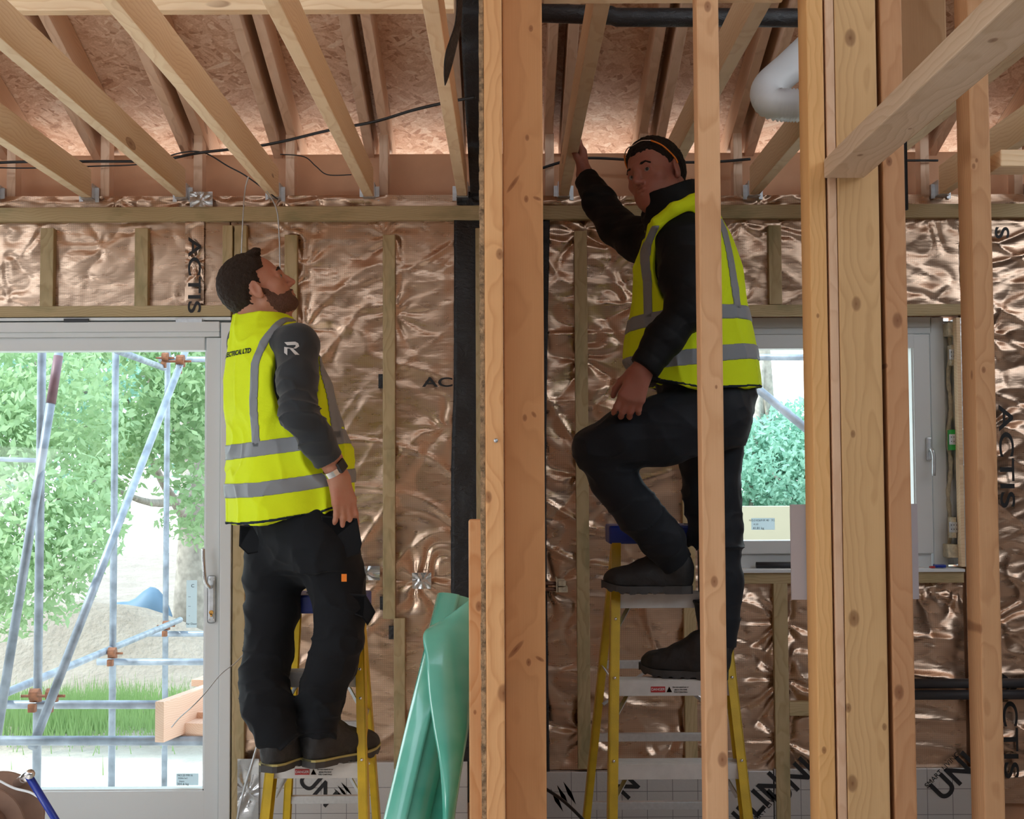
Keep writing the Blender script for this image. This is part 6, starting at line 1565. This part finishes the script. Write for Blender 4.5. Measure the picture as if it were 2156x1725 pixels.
# jacket
J2 = Sdf(); yaw2 = math.pi/2
rows2 = [(470,1392,1500,.17,0),(500,1372,1520,.20,0),(568,1345,1545,.20,0),(657,1342,1560,.19,0),(760,1335,1575,.18,0),(810,1350,1580,.17,0)]
def secs2(rows, Y): return [((P(l,py,Y).z),(P(l,py,Y).x+P(r,py,Y).x)/2,Y,(P(r,py,Y).x-P(l,py,Y).x)/2,b) for (py,l,r,b,_) in rows]
J2.loft(secs2(rows2,4.32), 0.0, 0.03)
J2.cap(sL,sR,0.078,0.080,0.04)
J2.chain([sL,P(1440,580,4.11),eL,P(1400,712,4.045),P(1362,768,4.03)],[0.080,0.074,0.062,0.056,0.048],0.025)
J2.chain([sR,P(1345,505,4.57),eR,P(1262,425,4.76),P(1235,378,4.84)],[0.085,0.074,0.062,0.056,0.046],0.03)
J2.chain([P(1432,480,4.30),P(1416,445,4.24),P(1407,400,4.225)],[0.105,0.096,0.092],0.03)
# collar opening: cut with a slanting plane, face side stays free
cpl = P(1405,402,4.22); cuff(J2, P(1405,396,4.2), (-0.30,-0.1,0.95), 0.14); cuff(J2, wL-(wL-eL).normalized()*0.012, wL-eL, 0.09); cuff(J2, wR-(wR-eR).normalized()*0.03, wR-eR, 0.09)
J2.cap(H2(0.05,-0.045,-0.05),H2(0.10,-0.06,-0.10),0.045,0.05,0.01,'sub')
dA = (wL-eL).normalized(); dB = (eL-sL).normalized()
def quilt(p,d):
    ta = (p-npv(eL))@npv(dA); tb = (p-npv(sL))@npv(dB); near = np.sqrt(((p-npv(eL.lerp(wL,0.5)))**2).sum(1)) < 0.19
    t = np.where(near, ta, p[:,2]*1.0); q = np.abs(np.sin(t*math.pi/0.048)); return np.where(np.abs(d)<0.04, 0.0032*(0.6-q**0.4), 0).astype(np.float32)
J2.disp(quilt); J2.disp(fold_disp(0.006,7,12,12,0.5,[(eL,0.12,1.0)]))
sdf_obj('padded_jacket', J2, 0.0045, M['jacket'], p2, 1)
# vest
rows = [(440,1405,1480,.16,0),(462,1378,1512,.19,0),(500,1360,1532,.215,0),(568,1333,1556,.22,0),(657,1329,1573,.22,0),(700,1321,1583,.22,0),(746,1315,1592,.22,0),(798,1318,1598,.215,0),(840,1320,1600,.21,0)]
V2 = Sdf(); V2.loft(secs2(rows,4.32), 0.0, 0.02, e=2.15)
V2.cap(P(1434,496,4.215),P(1425,490,4.44),0.112,0.10,0.03)
V2.ell(P(1440,548,4.10),[0.098,0.14,0.165],None,0.012,'sub'); V2.ell(P(1442,512,4.00),[0.080,0.17,0.115],None,0.02,'sub')
V2.ell(P(1330,510,4.56),[0.11,0.16,0.12],None,0.012,'sub')
V2.cap(P(1400,396,4.24),P(1412,440,4.26),0.094,0.096,0.01,'sub'); V2.cap(P(1385,430,4.26),P(1355,470,4.30),0.07,0.05,0.02,'sub')
V2.chain([P(1368,512,4.20),P(1384,470,4.13),P(1420,440,4.105),P(1470,422,4.12)],[0.020,0.020,0.020,0.022],0.01)
vf2 = fold_disp(0.012,6,3.0,18,0.6,[(P(1560,760,4.2),0.2,0.5)]); V2.disp(lambda p,d: vf2(p,d))
hem2 = [(1300,742),(1318,752),(1345,782),(1390,805),(1464,820),(1540,818),(1610,812)]
hemcut(V2, hem2, 4.2)
sdf_obj('hi_vis_vest', V2, 0.0045, M['hivis'], p2, 1); v2 = V2.ev
tape('reflective_band', p2, v2, V2, [between([(1310,694),(1360,689),(1440,682),(1520,674),(1600,668)],[(1310,663),(1360,658),(1440,650),(1520,643),(1600,637)],4.15)])
tape('reflective_band', p2, v2, V2, [between([(1310,780),(1415,774),(1464,770),(1519,762),(1610,752)],[(1310,747),(1415,741),(1464,736),(1519,728),(1610,718)],4.15)])
tape('reflective_strap', p2, v2, V2, [column([(1366,670),(1366,600),(1362,545),(1366,510),(1378,480)],0.0125,4.15,-1,4.34)])
tape('reflective_strap', p2, v2, V2, [column([(1548,655),(1538,580),(1530,530),(1521,485),(1512,460)],0.0145,4.2,-1,4.6)])
tape('hem_binding', p2, v2, V2, [between([(x,y+1) for x,y in hem2],[(x,y-4) for x,y in hem2],4.2)], 0.0016, mat='binding')
# trousers
T2 = Sdf()
T2.loft(secs2([(780,1372,1590,.17,0),(840,1385,1593,.175,0),(900,1420,1578,.165,0),(940,1440,1568,.14,0)],4.32), 0.0, 0.05)
T2.chain([P(1500,872,4.23),P(1400,905,4.20),P(1310,925,4.19),P(1262,948,4.20)],[0.118,0.105,0.090,0.076],0.03)
T2.chain([P(1262,948,4.20),P(1290,1010,4.225),P(1345,1080,4.27),P(1400,1140,4.32),P(1418,1180,4.355)],[0.076,0.072,0.070,0.066,0.060],0.03)
T2.chain([P(1505,880,4.42),P(1496,960,4.42),P(1498,1040,4.41),P(1507,1130,4.40),P(1513,1230,4.39),P(1512,1352,4.37)],[0.112,0.098,0.090,0.082,0.078,0.064],0.03)
T2.disp(fold_disp(0.012,6,13,41,0.35,[(kL,0.15,0.9),(kR,0.15,1.0),(aL,0.15,1.3),(P(1430,900,4.2),0.12,0.7),(aR,0.15,0.9)]))
n2 = (P(1418,1190,4.36)-P(1345,1080,4.27)).normalized(); 
T2.cutplane(P(1422,1186,4.36), n2) if False else None
hzR = P(1512,1366,4.37).z
def hemT(p):
    leftleg = ((p-npv(P(1424,1188,4.36)))@npv(n2)); isl = p[:,1] < 99
    a = np.where((p[:,0] < P(1478,1190,4.36).x) & (p[:,2] > zU-0.02) & (p[:,2] < zU+0.25), leftleg, -1)
    return np.maximum(a, hzR-p[:,2])
T2.add(hemT, [-BIG]*3, [BIG]*3, 0.0, 'and')
sdf_obj('trousers', T2, 0.0048, M['trouser2'], p2, 1)
boot(p2, aL, Vector((P(1452,1250,4.38).x,4.375,zU)), (-1.0,0.03,0.0), 0.285, shaft_top=P(1426,1188,4.36), name='left_boot')
boot(p2, aR, Vector((P(1532,1434,4.30).x,4.325,zD)), (-0.93,0.37,0.0), 0.285, shaft_top=P(1514,1358,4.37), name='right_boot')
bpy.context.view_layer.update()
